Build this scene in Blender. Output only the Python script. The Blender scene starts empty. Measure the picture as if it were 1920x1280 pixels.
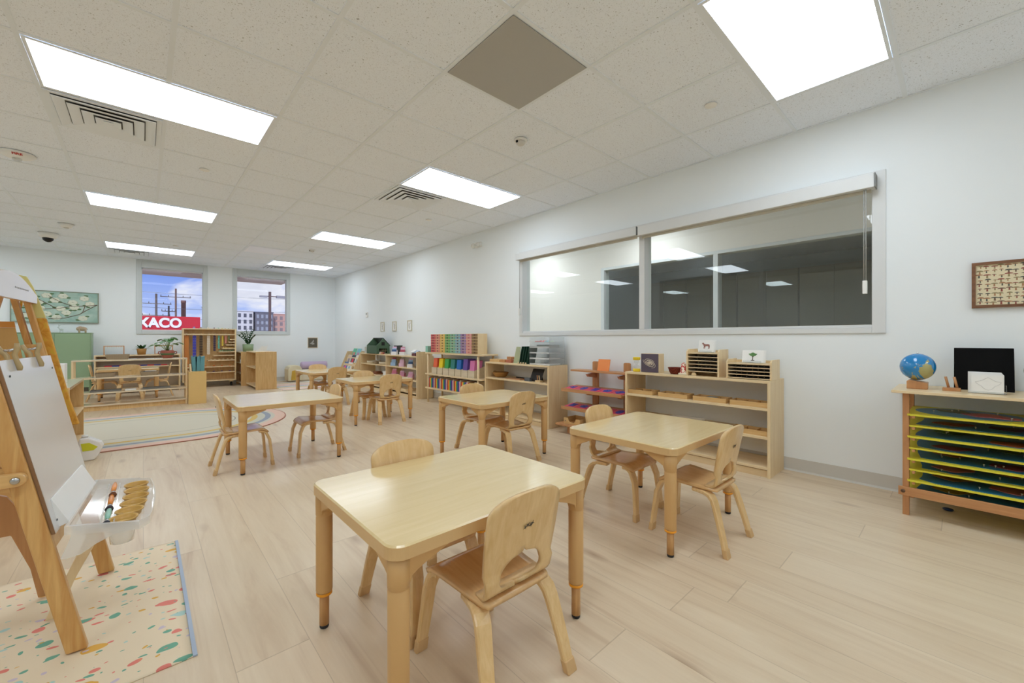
EXPOSURE=0.0; SKY=1.1; LAMP=8.4; SUN=2.2
import bpy, math, random
from math import sin, cos, pi, radians, sqrt
from mathutils import Vector, Matrix
random.seed(7)
SC = bpy.context.scene
COL = SC.collection
XR, YF, YN, XL, ZC = 3.74, 11.07, -3.2, -4.0, 2.618   # right wall, far wall, near wall, left wall, ceiling

# ------------------------------------------------------------------ mesh collector
class B:
    def __init__(self): self.v=[]; self.f=[]; self.m=[]; self.s=[]
    def add(self, vs, fs, mi=0, smooth=False):
        o=len(self.v); self.v += [tuple(p) for p in vs]
        for f in fs:
            self.f.append(tuple(i+o for i in f)); self.m.append(mi); self.s.append(smooth)
        return self
    def box(self, x0,x1,y0,y1,z0,z1, mi=0, M=None):
        vs=[(x,y,z) for x in (x0,x1) for y in (y0,y1) for z in (z0,z1)]
        if M is not None: vs=[tuple(M@Vector(p)) for p in vs]
        return self.add(vs,[(0,1,3,2),(4,6,7,5),(0,4,5,1),(2,3,7,6),(0,2,6,4),(1,5,7,3)],mi)
    def prism(self, pts, axis, a, b, mi=0, M=None, smooth=False):
        # pts: 2D outline; axis 'x' -> pts=(y,z), 'y' -> (x,z), 'z' -> (x,y)
        def P(p,c):
            q={'x':(c,p[0],p[1]),'y':(p[0],c,p[1]),'z':(p[0],p[1],c)}[axis]
            return tuple(M@Vector(q)) if M is not None else q
        n=len(pts); vs=[P(p,a) for p in pts]+[P(p,b) for p in pts]
        self.add(vs,[tuple(range(n))[::-1], tuple(range(n,2*n))],mi)
        o=len(self.v)-2*n
        for i in range(n):
            j=(i+1)%n; self.f.append((o+i,o+j,o+n+j,o+n+i)); self.m.append(mi); self.s.append(smooth)
        return self
    def lathe(self, prof, c=(0,0,0), n=24, mi=0, smooth=True, sx=1, sy=1, M=None):
        vs=[]; fs=[]
        for r,z in prof:
            for k in range(n):
                a=2*pi*k/n; p=(c[0]+r*cos(a)*sx,c[1]+r*sin(a)*sy,c[2]+z)
                vs.append(tuple(M@Vector(p)) if M is not None else p)
        m=len(prof)
        for i in range(m-1):
            for k in range(n):
                k2=(k+1)%n; fs.append((i*n+k,i*n+k2,(i+1)*n+k2,(i+1)*n+k))
        self.add(vs,fs,mi,smooth)
        o=len(self.v)-len(vs)
        if prof[0][0]>1e-6: self.f.append(tuple(o+k for k in range(n))[::-1]); self.m.append(mi); self.s.append(False)
        if prof[-1][0]>1e-6: self.f.append(tuple(o+(m-1)*n+k for k in range(n))); self.m.append(mi); self.s.append(False)
        return self
    def cyl(self, r, z0, z1, c=(0,0), n=20, mi=0, r2=None, M=None):
        return self.lathe([(r,z0),(r if r2 is None else r2,z1)],(c[0],c[1],0),n,mi,True,M=M)
    def ball(self, c, r, sx=1, sy=1, sz=1, n=16, mi=0, M=None):
        prof=[(max(1e-4,r*sin(pi*i/(n//2))), -r*sz*cos(pi*i/(n//2))) for i in range(n//2+1)]
        return self.lathe(prof,c,n,mi,True,sx,sy,M)
    def tube(self, pts, r, n=8, mi=0, cap=True):
        pts=[Vector(p) for p in pts]; m=len(pts); rs=r if isinstance(r,(list,tuple)) else [r]*m
        vs=[]; fs=[]; up=None
        for i,p in enumerate(pts):
            t=(pts[min(i+1,m-1)]-pts[max(i-1,0)]).normalized()
            if up is None: up=Vector((0,0,1)) if abs(t.z)<.9 else Vector((1,0,0))
            a=t.cross(up).normalized(); b=a.cross(t).normalized(); up=b
            for k in range(n):
                w=2*pi*k/n; vs.append(tuple(p+a*cos(w)*rs[i]+b*sin(w)*rs[i]))
        for i in range(m-1):
            for k in range(n):
                k2=(k+1)%n; fs.append((i*n+k,i*n+k2,(i+1)*n+k2,(i+1)*n+k))
        self.add(vs,fs,mi,True)
        if cap:
            o=len(self.v)-len(vs)
            self.f.append(tuple(o+k for k in range(n))[::-1]); self.m.append(mi); self.s.append(False)
            self.f.append(tuple(o+(m-1)*n+k for k in range(n))); self.m.append(mi); self.s.append(False)
        return self
    def strip(self, pts, w, th, mi=0, nrm=None):
        # bent-wood strip: centreline pts (3D), width along x mostly, thickness in the yz normal
        pts=[Vector(p) for p in pts]; m=len(pts); vs=[]; fs=[]
        ws=w if isinstance(w,(list,tuple)) else [w]*m
        for i,p in enumerate(pts):
            t=(pts[min(i+1,m-1)]-pts[max(i-1,0)]).normalized()
            wx=Vector((1,0,0)); wx=(wx-t*wx.dot(t)).normalized(); nn=t.cross(wx).normalized()
            hw=ws[i]/2; ht=th/2; c=ht*.45
            for a,b in ((-hw+c,-ht),(hw-c,-ht),(hw,-ht+c),(hw,ht-c),(hw-c,ht),(-hw+c,ht),(-hw,ht-c),(-hw,-ht+c)):
                vs.append(tuple(p+wx*a+nn*b))
        for i in range(m-1):
            for k in range(8):
                k2=(k+1)%8; fs.append((i*8+k,i*8+k2,(i+1)*8+k2,(i+1)*8+k))
        self.add(vs,fs,mi,False)
        o=len(self.v)-len(vs)
        self.f.append(tuple(o+k for k in range(8))[::-1]); self.m.append(mi); self.s.append(False)
        self.f.append(tuple(o+(m-1)*8+k for k in range(8))); self.m.append(mi); self.s.append(False)
        return self

def mesh_of(name,b,mats):
    me=bpy.data.meshes.new(name); me.from_pydata(b.v,[],b.f)
    for m in (mats if isinstance(mats,(list,tuple)) else [mats]): me.materials.append(m)
    me.polygons.foreach_set('material_index',b.m); me.polygons.foreach_set('use_smooth',b.s)
    import bmesh
    bm=bmesh.new(); bm.from_mesh(me); bmesh.ops.recalc_face_normals(bm,faces=bm.faces); bm.to_mesh(me); bm.free()
    me.update(); return me
def obj(name,b,mats,parent=None,bev=0,label=None,M=None):
    o=bpy.data.objects.new(name,mesh_of(name,b,mats)); COL.objects.link(o)
    if parent is not None: o.parent=parent
    if M is not None: o.matrix_local=M
    if bev:
        md=o.modifiers.new('bevel','BEVEL'); md.width=bev; md.segments=2; md.limit_method='ANGLE'; md.angle_limit=radians(40)
    if label: o['label']=label
    return o
def tag(o,label,cat,group=None,kind=None):
    o['label']=label; o['category']=cat
    if group: o['group']=group
    if kind: o['kind']=kind
    return o
def thing(name,label,cat,loc=(0,0,0),rz=0,group=None):
    o=bpy.data.objects.new(name,None); COL.objects.link(o); o.empty_display_size=.05
    o.location=loc; o.rotation_euler=(0,0,rz); return tag(o,label,cat,group)
def solo(name,label,cat,b,mats,loc=(0,0,0),rz=0,group=None,bev=0,rot=None):
    o=obj(name,b,mats,None,bev); o.location=loc; o.rotation_euler=rot if rot else (0,0,rz); return tag(o,label,cat,group)
def struct(name,b,mats,parent=None,bev=0):
    o=obj(name,b,mats,parent,bev)
    if parent is None: o['kind']='structure'
    return o
def dup(root,loc,rz=0,label=None,group=None,rot=None):
    def cp(o,par):
        c=o.copy(); COL.objects.link(c)
        if par is not None: c.parent=par
        for ch in list(o.children): cp(ch,c)
        return c
    r=cp(root,None); r.location=loc; r.rotation_euler=rot if rot else (0,0,rz)
    if label: r['label']=label
    if group: r['group']=group
    return r
def rrect(x0,x1,y0,y1,r,n=6):
    out=[]
    for cx,cy,a0 in ((x1-r,y1-r,0),(x0+r,y1-r,90),(x0+r,y0+r,180),(x1-r,y0+r,270)):
        for k in range(n+1):
            a=radians(a0+90*k/n); out.append((cx+r*cos(a),cy+r*sin(a)))
    return out
def bez(p0,p1,p2,n=8):
    p0,p1,p2=Vector(p0),Vector(p1),Vector(p2)
    return [tuple(p0*(1-t)**2+p1*2*t*(1-t)+p2*t*t) for t in [i/n for i in range(n+1)]]

# ------------------------------------------------------------------ materials
def lin(c):
    c=c/255; return c/12.92 if c<=.04045 else ((c+.055)/1.055)**2.4
def rgb(r,g,b): return (lin(r),lin(g),lin(b),1)
class NT:
    def __init__(s,name):
        s.m=bpy.data.materials.new(name); s.m.use_nodes=True; s.t=s.m.node_tree; s.n=s.t.nodes; s.l=s.t.links
        s.p=s.n['Principled BSDF']
    def node(s,ty,**kw):
        n=s.n.new(ty)
        for k,v in kw.items(): setattr(n,k,v)
        return n
    def lk(s,a,b): s.l.new(a,b)
    def math(s,op,a,b=None,c=None):
        n=s.n.new('ShaderNodeMath'); n.operation=op
        for i,v in enumerate((a,b,c)):
            if v is None: continue
            if hasattr(v,'links'): s.lk(v,n.inputs[i])
            else: n.inputs[i].default_value=v
        return n.outputs[0]
    def mix(s,f,a,b,bt='MIX'):
        n=s.n.new('ShaderNodeMix'); n.data_type='RGBA'; n.blend_type=bt
        for i,v in ((0,f),(6,a),(7,b)):
            if hasattr(v,'links'): s.lk(v,n.inputs[i])
            else: n.inputs[i].default_value=v
        return n.outputs[2]
    def ramp(s,f,stops,interp='LINEAR'):
        n=s.n.new('ShaderNodeValToRGB'); n.color_ramp.interpolation=interp; e=n.color_ramp.elements
        while len(e)<len(stops): e.new(.5)
        for i,(p,c) in enumerate(stops): e[i].position=p; e[i].color=c
        s.lk(f,n.inputs[0]); return n.outputs[0]
    def obj(s): return s.node('ShaderNodeTexCoord').outputs['Object']
    def map(s,v,sc=(1,1,1),loc=(0,0,0),rot=(0,0,0)):
        n=s.node('ShaderNodeMapping'); s.lk(v,n.inputs[0]); n.inputs['Scale'].default_value=sc
        n.inputs['Location'].default_value=loc; n.inputs['Rotation'].default_value=rot; return n.outputs[0]
    def noise(s,v,scale,detail=2,dist=0,rough=.5):
        n=s.node('ShaderNodeTexNoise'); s.lk(v,n.inputs['Vector']); n.inputs['Scale'].default_value=scale
        n.inputs['Detail'].default_value=detail; n.inputs['Distortion'].default_value=dist; n.inputs['Roughness'].default_value=rough
        return n.outputs[0]
def setp(p,rough=.5,spec=.5,coat=0,metal=0,coatr=.15):
    p.inputs['Roughness'].default_value=rough; p.inputs['Specular IOR Level'].default_value=spec
    p.inputs['Coat Weight'].default_value=coat; p.inputs['Coat Roughness'].default_value=coatr; p.inputs['Metallic'].default_value=metal
def plain(name,c,rough=.5,spec=.5,coat=0,metal=0,var=.04,vs=8):
    t=NT(name); setp(t.p,rough,spec,coat,metal)
    f=t.noise(t.obj(),vs,2)
    a=tuple(x*(1-var) for x in c[:3])+(1,); b=tuple(min(1,x*(1+var)) for x in c[:3])+(1,)
    t.lk(t.mix(f,a,b),t.p.inputs['Base Color']); return t.m
def wood(name,c1,c2,axis='z',scale=1,rough=.35,spec=.5,coat=.0,dist=1.2,g=.22):
    t=NT(name); setp(t.p,rough,spec,coat)
    k={'x':(1.2,14,14),'y':(14,1.2,14),'z':(14,14,1.2)}[axis]
    v=t.map(t.obj(),tuple(q*scale for q in k),(3.1,1.7,.4))
    f=t.noise(v,1.6,4,dist,.55)
    f2=t.noise(t.map(t.obj(),tuple(q*scale*5 for q in k)),2,2,.3)
    col=t.mix(t.ramp(f,[(.3,(0,0,0,1)),(.7,(1,1,1,1))]),c1,c2)
    col=t.mix(t.math('MULTIPLY',f2,g),col,tuple(x*.72 for x in c2[:3])+(1,))
    t.lk(col,t.p.inputs['Base Color']); return t.m
def emit(name,c,s):
    t=NT(name); t.p.inputs['Base Color'].default_value=(.8,.8,.8,1); t.p.inputs['Emission Color'].default_value=c; t.p.inputs['Emission Strength'].default_value=s; return t.m
def glassy(name,tint=(1,1,1,1),alpha=.0,rough=.0,ior=1.5,body=(.9,.9,.9,1)):
    # thin sheet of glass or clear plastic: fresnel mix of transmission and reflection, a little body colour
    t=NT(name); t.n.remove(t.p); out=t.n['Material Output']
    tr=t.node('ShaderNodeBsdfTransparent'); tr.inputs[0].default_value=tint
    gl=t.node('ShaderNodeBsdfGlossy'); gl.inputs['Roughness'].default_value=rough; gl.inputs['Color'].default_value=(1,1,1,1)
    df=t.node('ShaderNodeBsdfPrincipled'); df.inputs['Base Color'].default_value=body; df.inputs['Roughness'].default_value=.4
    m1=t.node('ShaderNodeMixShader'); m1.inputs[0].default_value=alpha; t.lk(tr.outputs[0],m1.inputs[1]); t.lk(df.outputs[0],m1.inputs[2])
    ge=t.node('ShaderNodeNewGeometry'); dp=t.node('ShaderNodeVectorMath',operation='DOT_PRODUCT'); t.lk(ge.outputs['Incoming'],dp.inputs[0]); t.lk(ge.outputs['Normal'],dp.inputs[1])
    f0=((ior-1)/(ior+1))**2; sch=t.math('MULTIPLY_ADD',t.math('POWER',t.math('SUBTRACT',1,t.math('ABSOLUTE',dp.outputs['Value'])),5),1-f0,f0)
    m2=t.node('ShaderNodeMixShader'); t.lk(sch,m2.inputs[0]); t.lk(m1.outputs[0],m2.inputs[1]); t.lk(gl.outputs[0],m2.inputs[2])
    t.lk(m2.outputs[0],out.inputs[0]); return t.m

M={}
M['birch']=wood('birch_ply',rgb(238,216,174),rgb(226,198,152),'z',1,.38)
M['birch_h']=wood('birch_ply_flat',rgb(238,217,178),rgb(226,200,156),'y',1,.35)
M['birch_dark']=wood('birch_figured',rgb(230,196,140),rgb(210,168,108),'z',1,.38,dist=2.5)
M['maple']=wood('maple_bentwood',rgb(232,200,148),rgb(218,180,122),'z',1.3,.28,.5,.25,2)
M['maple_seat']=wood('maple_seat',rgb(228,188,134),rgb(212,168,112),'y',1.1,.2,.5,.35,1.6)
M['laminate']=wood('maple_laminate',rgb(226,202,152),rgb(219,194,142),'x',1.1,.22,.5,.45,1.2,.08)
M['tan']=plain('tan_plastic',rgb(206,164,108),.4,.4,var=.02)
M['tan_edge']=plain('tan_edge_band',rgb(214,178,126),.35,.4,var=.03)
M['peg']=wood('pegged_maple',rgb(214,170,112),rgb(190,140,86),'z',2,.4)
M['cap']=plain('tan_rubber',rgb(206,170,122),.6,.3)
M['beech']=wood('beech',rgb(206,152,102),rgb(182,126,80),'z',1.2,.4)
M['beech_h']=wood('beech_rail',rgb(206,152,102),rgb(182,126,80),'y',1.2,.4)
M['pine']=wood('pine',rgb(226,184,118),rgb(196,140,72),'z',1.3,.35,.5,.2,1.4,.35)
M['pine_h']=wood('pine_rail',rgb(228,188,124),rgb(204,152,90),'x',.9,.35,.5,.2,.6)
M['ply']=wood('curved_ply',rgb(206,154,100),rgb(188,132,80),'z',.8,.3,.5,.3)
M['orange']=plain('orange_plastic',rgb(240,160,30),.35)
M['black']=plain('black_plastic',rgb(24,24,26),.4)
M['blackm']=plain('black_felt',rgb(20,20,20),.9,.1)
M['white']=plain('white_paint',rgb(236,236,232),.5)
M['paper']=plain('white_paper',rgb(240,240,238),.8,.2,var=.02)
M['whiteboard']=plain('glossy_white_board',rgb(226,226,226),.15,.5,.3,var=.01)
M['alu']=plain('silver_frame',rgb(220,222,222),.4,.4,var=.02)
M['alu_far']=plain('grey_window_frame',rgb(206,212,212),.45,.4,var=.02)
M['steel']=plain('steel',rgb(190,190,190),.25,.5,metal=1,var=.02)
M['dark']=plain('dark_void',rgb(40,40,40),.7,.2)
M['grid']=plain('ceiling_grid_metal',rgb(232,238,244),.4,.4,var=.01)
M['sage']=plain('sage_green_metal',rgb(146,172,138),.4,.4,var=.02)
M['sage_pot']=plain('sage_pot',rgb(136,158,122),.5)
M['leaf']=plain('leaf_green',rgb(62,118,44),.4,.5,var=.35,vs=30)
M['leaf2']=plain('dark_leaf_green',rgb(34,78,38),.35,.5,var=.35,vs=30)
M['soil']=plain('soil',rgb(60,44,32),.95)
M['greenhouse']=plain('deep_green_paint',rgb(70,98,74),.5)
M['glass']=glassy('window_glass',(.97,.99,.98,1),.0)
M['glass_out']=glassy('outer_window_glass',(.99,.99,.99,1),.0,ior=1.18)
M['acrylic']=glassy('clear_acrylic',(.95,.96,.96,1),.10)
M['frost']=glassy('translucent_white_plastic',(.96,.96,.96,1),.30,.06,1.5,(.92,.92,.91,1))
_c={}
def C(r,g,b,rough=.5,name=None):
    k=(r,g,b,rough)
    if k not in _c: _c[k]=plain(name or 'paint_%02x%02x%02x'%(r,g,b),rgb(r,g,b),rough)
    return _c[k]
def wall_mat(name,c):
    t=NT(name); setp(t.p,.75,.25)
    f=t.noise(t.obj(),3,3); t.lk(t.mix(f,tuple(x*.985 for x in c[:3])+(1,),c),t.p.inputs['Base Color'])
    bp=t.node('ShaderNodeBump'); bp.inputs['Strength'].default_value=.03; t.lk(t.noise(t.obj(),180,2),bp.inputs['Height']); t.lk(bp.outputs[0],t.p.inputs['Normal'])
    return t.m
M['wall']=wall_mat('wall_paint',rgb(238,243,245))
M['wall_cor']=wall_mat('corridor_paint',rgb(240,234,226))
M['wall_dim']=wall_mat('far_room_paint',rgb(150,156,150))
M['base']=plain('grey_vinyl_cove',rgb(206,204,198),.5,.4,var=.02)
# floor planks
def floor_mat():
    t=NT('oak_plank_floor'); setp(t.p,.34,.42)
    sp=t.node('ShaderNodeSeparateXYZ'); t.lk(t.obj(),sp.inputs[0]); x,y=sp.outputs[0],sp.outputs[1]
    W,L=.21,1.75
    xr=t.math('DIVIDE',x,W); row=t.math('FLOOR',xr)
    wn=t.node('ShaderNodeTexWhiteNoise',noise_dimensions='1D'); t.lk(row,wn.inputs['W'])
    yr=t.math('ADD',t.math('DIVIDE',y,L),wn.outputs['Value']); colm=t.math('FLOOR',yr)
    wn2=t.node('ShaderNodeTexWhiteNoise',noise_dimensions='2D'); cb=t.node('ShaderNodeCombineXYZ'); t.lk(row,cb.inputs[0]); t.lk(colm,cb.inputs[1]); t.lk(cb.outputs[0],wn2.inputs['Vector'])
    rnd=wn2.outputs['Value']
    ad=t.node('ShaderNodeVectorMath',operation='ADD'); t.lk(t.obj(),ad.inputs[0])
    cb2=t.node('ShaderNodeCombineXYZ'); t.lk(t.math('MULTIPLY',rnd,9),cb2.inputs[2]); t.lk(t.math('MULTIPLY',rnd,5),cb2.inputs[1]); t.lk(cb2.outputs[0],ad.inputs[1])
    v=ad.outputs[0]
    g1=t.noise(t.map(v,(9,.75,3)),1.5,6,1.0,.6)
    g2=t.noise(t.map(v,(60,3,10)),2,3,.4,.6)
    c=t.ramp(g1,[(.28,rgb(194,168,138)),(.46,rgb(214,194,165)),(.7,rgb(224,207,180))])
    c=t.mix(t.math('MULTIPLY',g2,.30),c,rgb(192,166,136))
    c=t.mix(t.math('MULTIPLY',rnd,.30),c,rgb(236,220,194))
    # knots
    vo=t.node('ShaderNodeTexVoronoi'); vo.inputs['Scale'].default_value=1; vo.inputs['Randomness'].default_value=1; t.lk(t.map(v,(5,1.7,1)),vo.inputs['Vector'])
    kn=t.ramp(vo.outputs['Distance'],[(.0,(1,1,1,1)),(.06,(.6,.6,.6,1)),(.17,(0,0,0,1))])
    c=t.mix(t.math('MULTIPLY',kn,.6),c,rgb(140,104,76))
    fx=t.math('FRACT',xr); fy=t.math('FRACT',yr)
    ex=t.math('LESS_THAN',t.math('MINIMUM',fx,t.math('SUBTRACT',1,fx)),.006)
    ey=t.math('LESS_THAN',t.math('MINIMUM',fy,t.math('SUBTRACT',1,fy)),.0012)
    e=t.math('MULTIPLY',t.math('MAXIMUM',ex,ey),.30)
    c=t.mix(e,c,rgb(120,92,66)); t.lk(c,t.p.inputs['Base Color'])
    t.lk(t.math('ADD',t.math('MULTIPLY',g2,.12),.27),t.p.inputs['Roughness'])
    return t.m
M['floor']=floor_mat()
def ceil_mat():
    t=NT('fissured_ceiling_tile'); setp(t.p,.9,.15)
    n1=t.noise(t.map(t.obj(),(1,1,1)),95,2,.6,.6); n2=t.noise(t.map(t.obj(),(1.7,1,1),(5,3,0)),210,1,.4,.5)
    d=t.math('MAXIMUM',t.ramp(n1,[(.30,(1,1,1,1)),(.355,(0,0,0,1))]),t.ramp(n2,[(.27,(1,1,1,1)),(.335,(0,0,0,1))]))
    c=t.mix(t.math('MULTIPLY',d,.62),rgb(240,246,254),rgb(118,116,112)); t.lk(c,t.p.inputs['Base Color']); return t.m
M['ceil']=ceil_mat()
def perf_mat():
    t=NT('perforated_grey_metal'); setp(t.p,.5,.4)
    vo=t.node('ShaderNodeTexVoronoi'); vo.inputs['Scale'].default_value=150; vo.inputs['Randomness'].default_value=0; t.lk(t.obj(),vo.inputs['Vector'])
    c=t.ramp(vo.outputs['Distance'],[(.26,rgb(58,57,54)),(.36,rgb(176,174,168))]); t.lk(c,t.p.inputs['Base Color']); return t.m
M['perf']=perf_mat()
def rug_mat():
    # stadium-shaped rings: distance to the segment between the two end centres
    t=NT('ringed_rug_wool'); setp(t.p,.95,.1)
    sp=t.node('ShaderNodeSeparateXYZ'); t.lk(t.obj(),sp.inputs[0])
    dx=t.math('MAXIMUM',t.math('SUBTRACT',t.math('ABSOLUTE',sp.outputs[0]),.75),0.0)
    d=t.math('SQRT',t.math('ADD',t.math('POWER',dx,2),t.math('POWER',sp.outputs[1],2)))
    f=t.math('DIVIDE',d,1.14)
    base=rgb(206,200,182); bg=rgb(196,196,180); th=rgb(140,142,134)
    st=[(0,base),(.50,th),(.508,base),(.66,rgb(212,178,96)),(.715,bg),(.79,rgb(138,150,168)),(.845,rgb(202,198,184)),(.885,rgb(226,190,174)),(.985,rgb(170,104,88))]
    c=t.ramp(f,st,'CONSTANT'); c=t.mix(t.math('MULTIPLY',t.noise(t.map(t.obj(),(3,60,1)),2,3),.35),c,rgb(196,184,166))
    t.lk(c,t.p.inputs['Base Color']); return t.m
M['rug']=rug_mat()
def rug2_mat():
    t=NT('striped_play_rug'); setp(t.p,.95,.1)
    sp=t.node('ShaderNodeSeparateXYZ'); t.lk(t.obj(),sp.inputs[0])
    y=t.math('ADD',sp.outputs[1],t.math('MULTIPLY',t.math('SINE',t.math('MULTIPLY',sp.outputs[0],3)),.08))
    f=t.math('FRACT',t.math('DIVIDE',y,.9))
    st=[(0,rgb(232,226,214)),(.14,rgb(226,150,138)),(.22,rgb(234,228,216)),(.36,rgb(232,196,182)),(.44,rgb(230,222,206)),(.54,rgb(218,176,104)),(.62,rgb(232,226,214)),(.74,rgb(164,184,196)),(.84,rgb(228,216,200)),(.93,rgb(206,168,178))]
    t.lk(t.ramp(f,st,'CONSTANT'),t.p.inputs['Base Color']); return t.m
M['rug2']=rug2_mat()
def terrazzo():
    t=NT('terrazzo_print_cloth'); setp(t.p,.6,.35)
    c=rgb(232,214,184)
    cols=[rgb(226,130,116),rgb(224,172,74),rgb(112,170,146),rgb(176,208,200),rgb(206,190,204),rgb(226,130,116),rgb(112,170,146)]
    for k,(sc,lim,rot) in enumerate(((7,.20,.5),(10.5,.18,-.6),(18,.17,.9))):
        no=t.node('ShaderNodeTexNoise'); no.inputs['Scale'].default_value=9; t.lk(t.obj(),no.inputs['Vector'])
        v=t.map(t.obj(),(1,1.6,1),(k*3.3,k*1.9,0),(0,0,rot))
        ad=t.node('ShaderNodeVectorMath',operation='MULTIPLY_ADD'); t.lk(no.outputs['Color'],ad.inputs[0]); ad.inputs[1].default_value=(.09,.09,0); t.lk(v,ad.inputs[2])
        vo=t.node('ShaderNodeTexVoronoi',voronoi_dimensions='2D'); vo.inputs['Scale'].default_value=sc; vo.inputs['Randomness'].default_value=.9; t.lk(ad.outputs[0],vo.inputs['Vector'])
        s3=t.node('ShaderNodeSeparateColor'); t.lk(vo.outputs['Color'],s3.inputs[0])
        pick=t.ramp(s3.outputs[0],[(i/7,cc) for i,cc in enumerate(cols)],'CONSTANT')
        lm=t.math('MULTIPLY',t.math('SUBTRACT',s3.outputs[1],.22),lim*1.5)
        c=t.mix(t.math('LESS_THAN',vo.outputs['Distance'],lm),c,pick)
    t.lk(c,t.p.inputs['Base Color'])
    return t.m
M['terrazzo']=terrazzo()
def weave(name,c1,c2,sc=60):
    t=NT(name); setp(t.p,.85,.2)
    w=t.node('ShaderNodeTexWave'); w.inputs['Scale'].default_value=sc; w.inputs['Distortion'].default_value=2; t.lk(t.obj(),w.inputs[0])
    w2=t.node('ShaderNodeTexWave',bands_direction='Z'); w2.inputs['Scale'].default_value=sc; w2.inputs['Distortion'].default_value=2; t.lk(t.obj(),w2.inputs[0])
    t.lk(t.mix(t.math('MULTIPLY',w.outputs['Fac'],w2.outputs['Fac']),c1,c2),t.p.inputs['Base Color']); return t.m
M['wicker']=weave('wicker',rgb(150,106,56),rgb(208,164,100),40)
M['redwicker']=weave('red_wicker',rgb(92,38,28),rgb(150,72,52),40)
M['burlap']=weave('burlap',rgb(184,142,86),rgb(208,168,108),210)
M['greybasket']=weave('grey_basket',rgb(150,132,108),rgb(196,176,146),40)
def ochre():
    t=NT('ochre_print_cloth'); setp(t.p,.7,.3)
    f=t.noise(t.obj(),28,3,1.5); t.lk(t.ramp(f,[(.35,rgb(196,136,44)),(.55,rgb(214,158,64)),(.72,rgb(208,176,60))]),t.p.inputs['Base Color']); return t.m
M['ochre']=ochre()
# ------------------------------------------------------------------ camera, world, render look
cam=bpy.data.cameras.new('camera'); co=bpy.data.objects.new('camera',cam); COL.objects.link(co); SC.camera=co
co.location=(0,0,1.023); co.rotation_euler=(pi/2,0,-.7364)
cam.sensor_width=36; cam.lens=36*762.5/1920; cam.shift_y=-5.4/1920; cam.clip_start=.02; cam.clip_end=2000
SC.view_settings.view_transform='Standard'; SC.view_settings.look='None'; SC.view_settings.gamma=1; SC.view_settings.use_curve_mapping=False
SC.view_settings.exposure=EXPOSURE
SC.cycles.max_bounces=10; SC.cycles.diffuse_bounces=7; SC.cycles.caustics_reflective=False; SC.cycles.caustics_refractive=False; SC.cycles.adaptive_threshold=.02; SC.cycles.transparent_max_bounces=16
w=bpy.data.worlds.new('sky'); SC.world=w; w.use_nodes=True; t=w.node_tree
class WN(NT):
    def __init__(s): s.t=t; s.n=t.nodes; s.l=t.links
W=WN(); bg=t.nodes['Background']
gen=W.node('ShaderNodeTexCoord').outputs['Generated']
sp=W.node('ShaderNodeSeparateXYZ'); W.lk(gen,sp.inputs[0])
sky=W.ramp(sp.outputs[2],[(0,rgb(205,216,238)),(.05,rgb(172,192,240)),(.13,rgb(110,144,228)),(.5,rgb(78,116,212))])
cl=W.noise(W.map(gen,(1,1,2.0),(1.1,.3,.35)),3.4,6,.5,.58)
cm=W.ramp(cl,[(.50,(0,0,0,1)),(.57,(1,1,1,1))])
csh=W.ramp(W.noise(W.map(gen,(1,1,2.0),(1.1,.3,.37)),3.4,6,.5,.58),[(.52,rgb(238,240,248)),(.70,rgb(196,202,222))])
W.lk(W.mix(cm,sky,csh),bg.inputs[0]); bg.inputs[1].default_value=SKY

# ------------------------------------------------------------------ shell
struct('floor',B().box(XL,XR,YN,YF,-.1,0),M['floor'])
struct('ceiling',B().box(XL,XR,YN,YF,ZC+.004,ZC+.1),M['ceil'])
G0X,G0Y,T=-.4933,2.0743,.6096
def gx(i): return G0X+i*T
def gy(j): return G0Y+j*T
g=B()
for i in range(-6,8):
    if XL<gx(i)<XR: g.box(gx(i)-.012,gx(i)+.012,YN,YF,ZC-.001,ZC+.004)
for j in range(-9,16):
    if YN<gy(j)<YF: g.box(XL,XR,gy(j)-.012,gy(j)+.012,ZC-.0005,ZC+.004)
g.box(XR-.02,XR,YN,YF,ZC-.002,ZC+.004); g.box(XL,XR,YF-.02,YF,ZC-.002,ZC+.004)
struct('trim_1',g,M['grid'])
# right wall with the long interior window opening
RY0,RY1,RZ0,RZ1=.40,3.92,1.10,2.145; WT=.12
def wall_x(name,x0,x1,ya,yb,z1,mat):
    b=B(); b.box(x0,x1,ya,RY0,0,z1); b.box(x0,x1,RY1,yb,0,z1); b.box(x0,x1,RY0,RY1,0,RZ0); b.box(x0,x1,RY0,RY1,RZ1,z1)
    return struct(name,b,mat)
wall_x('wall_right',XR,XR+WT,YN,YF+.15,ZC+.1,M['wall'])
# far wall with two windows
FW=[(-.03,.965),(1.575,2.595)]; FZ0,FZ1=1.19,2.46
b=B(); xs=[XL-.1,FW[0][0],FW[0][1],FW[1][0],FW[1][1],XR]
for k in (0,2,4): b.box(xs[k],xs[k+1],YF,YF+.15,0,ZC+.1)
for a,c in FW: b.box(a,c,YF,YF+.15,0,FZ0); b.box(a,c,YF,YF+.15,FZ1,ZC+.1)
struct('wall_far',b,M['wall'])
struct('wall_left',B().box(XL-.1,XL,YN,YF,0,ZC+.1),M['wall'])
struct('wall_near',B().box(XL-.1,XR+WT,YN-.1,YN,0,ZC+.1),M['wall'])
def cove(name,pts,axis,a,c): return struct(name,B().prism(pts,axis,a,c),M['base'])
H=.098
cove('baseboard_right',[(XR,0),(XR-.016,0),(XR-.006,.012),(XR-.005,H),(XR,H)],'y',YN,YF)
cove('baseboard_far',[(YF,0),(YF-.016,0),(YF-.006,.012),(YF-.005,H),(YF,H)],'x',XL,XR-.016)
struct('baseboard_left',B().box(XL,XL+.008,YN,YF-.02,0,H),M['base'])

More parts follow.
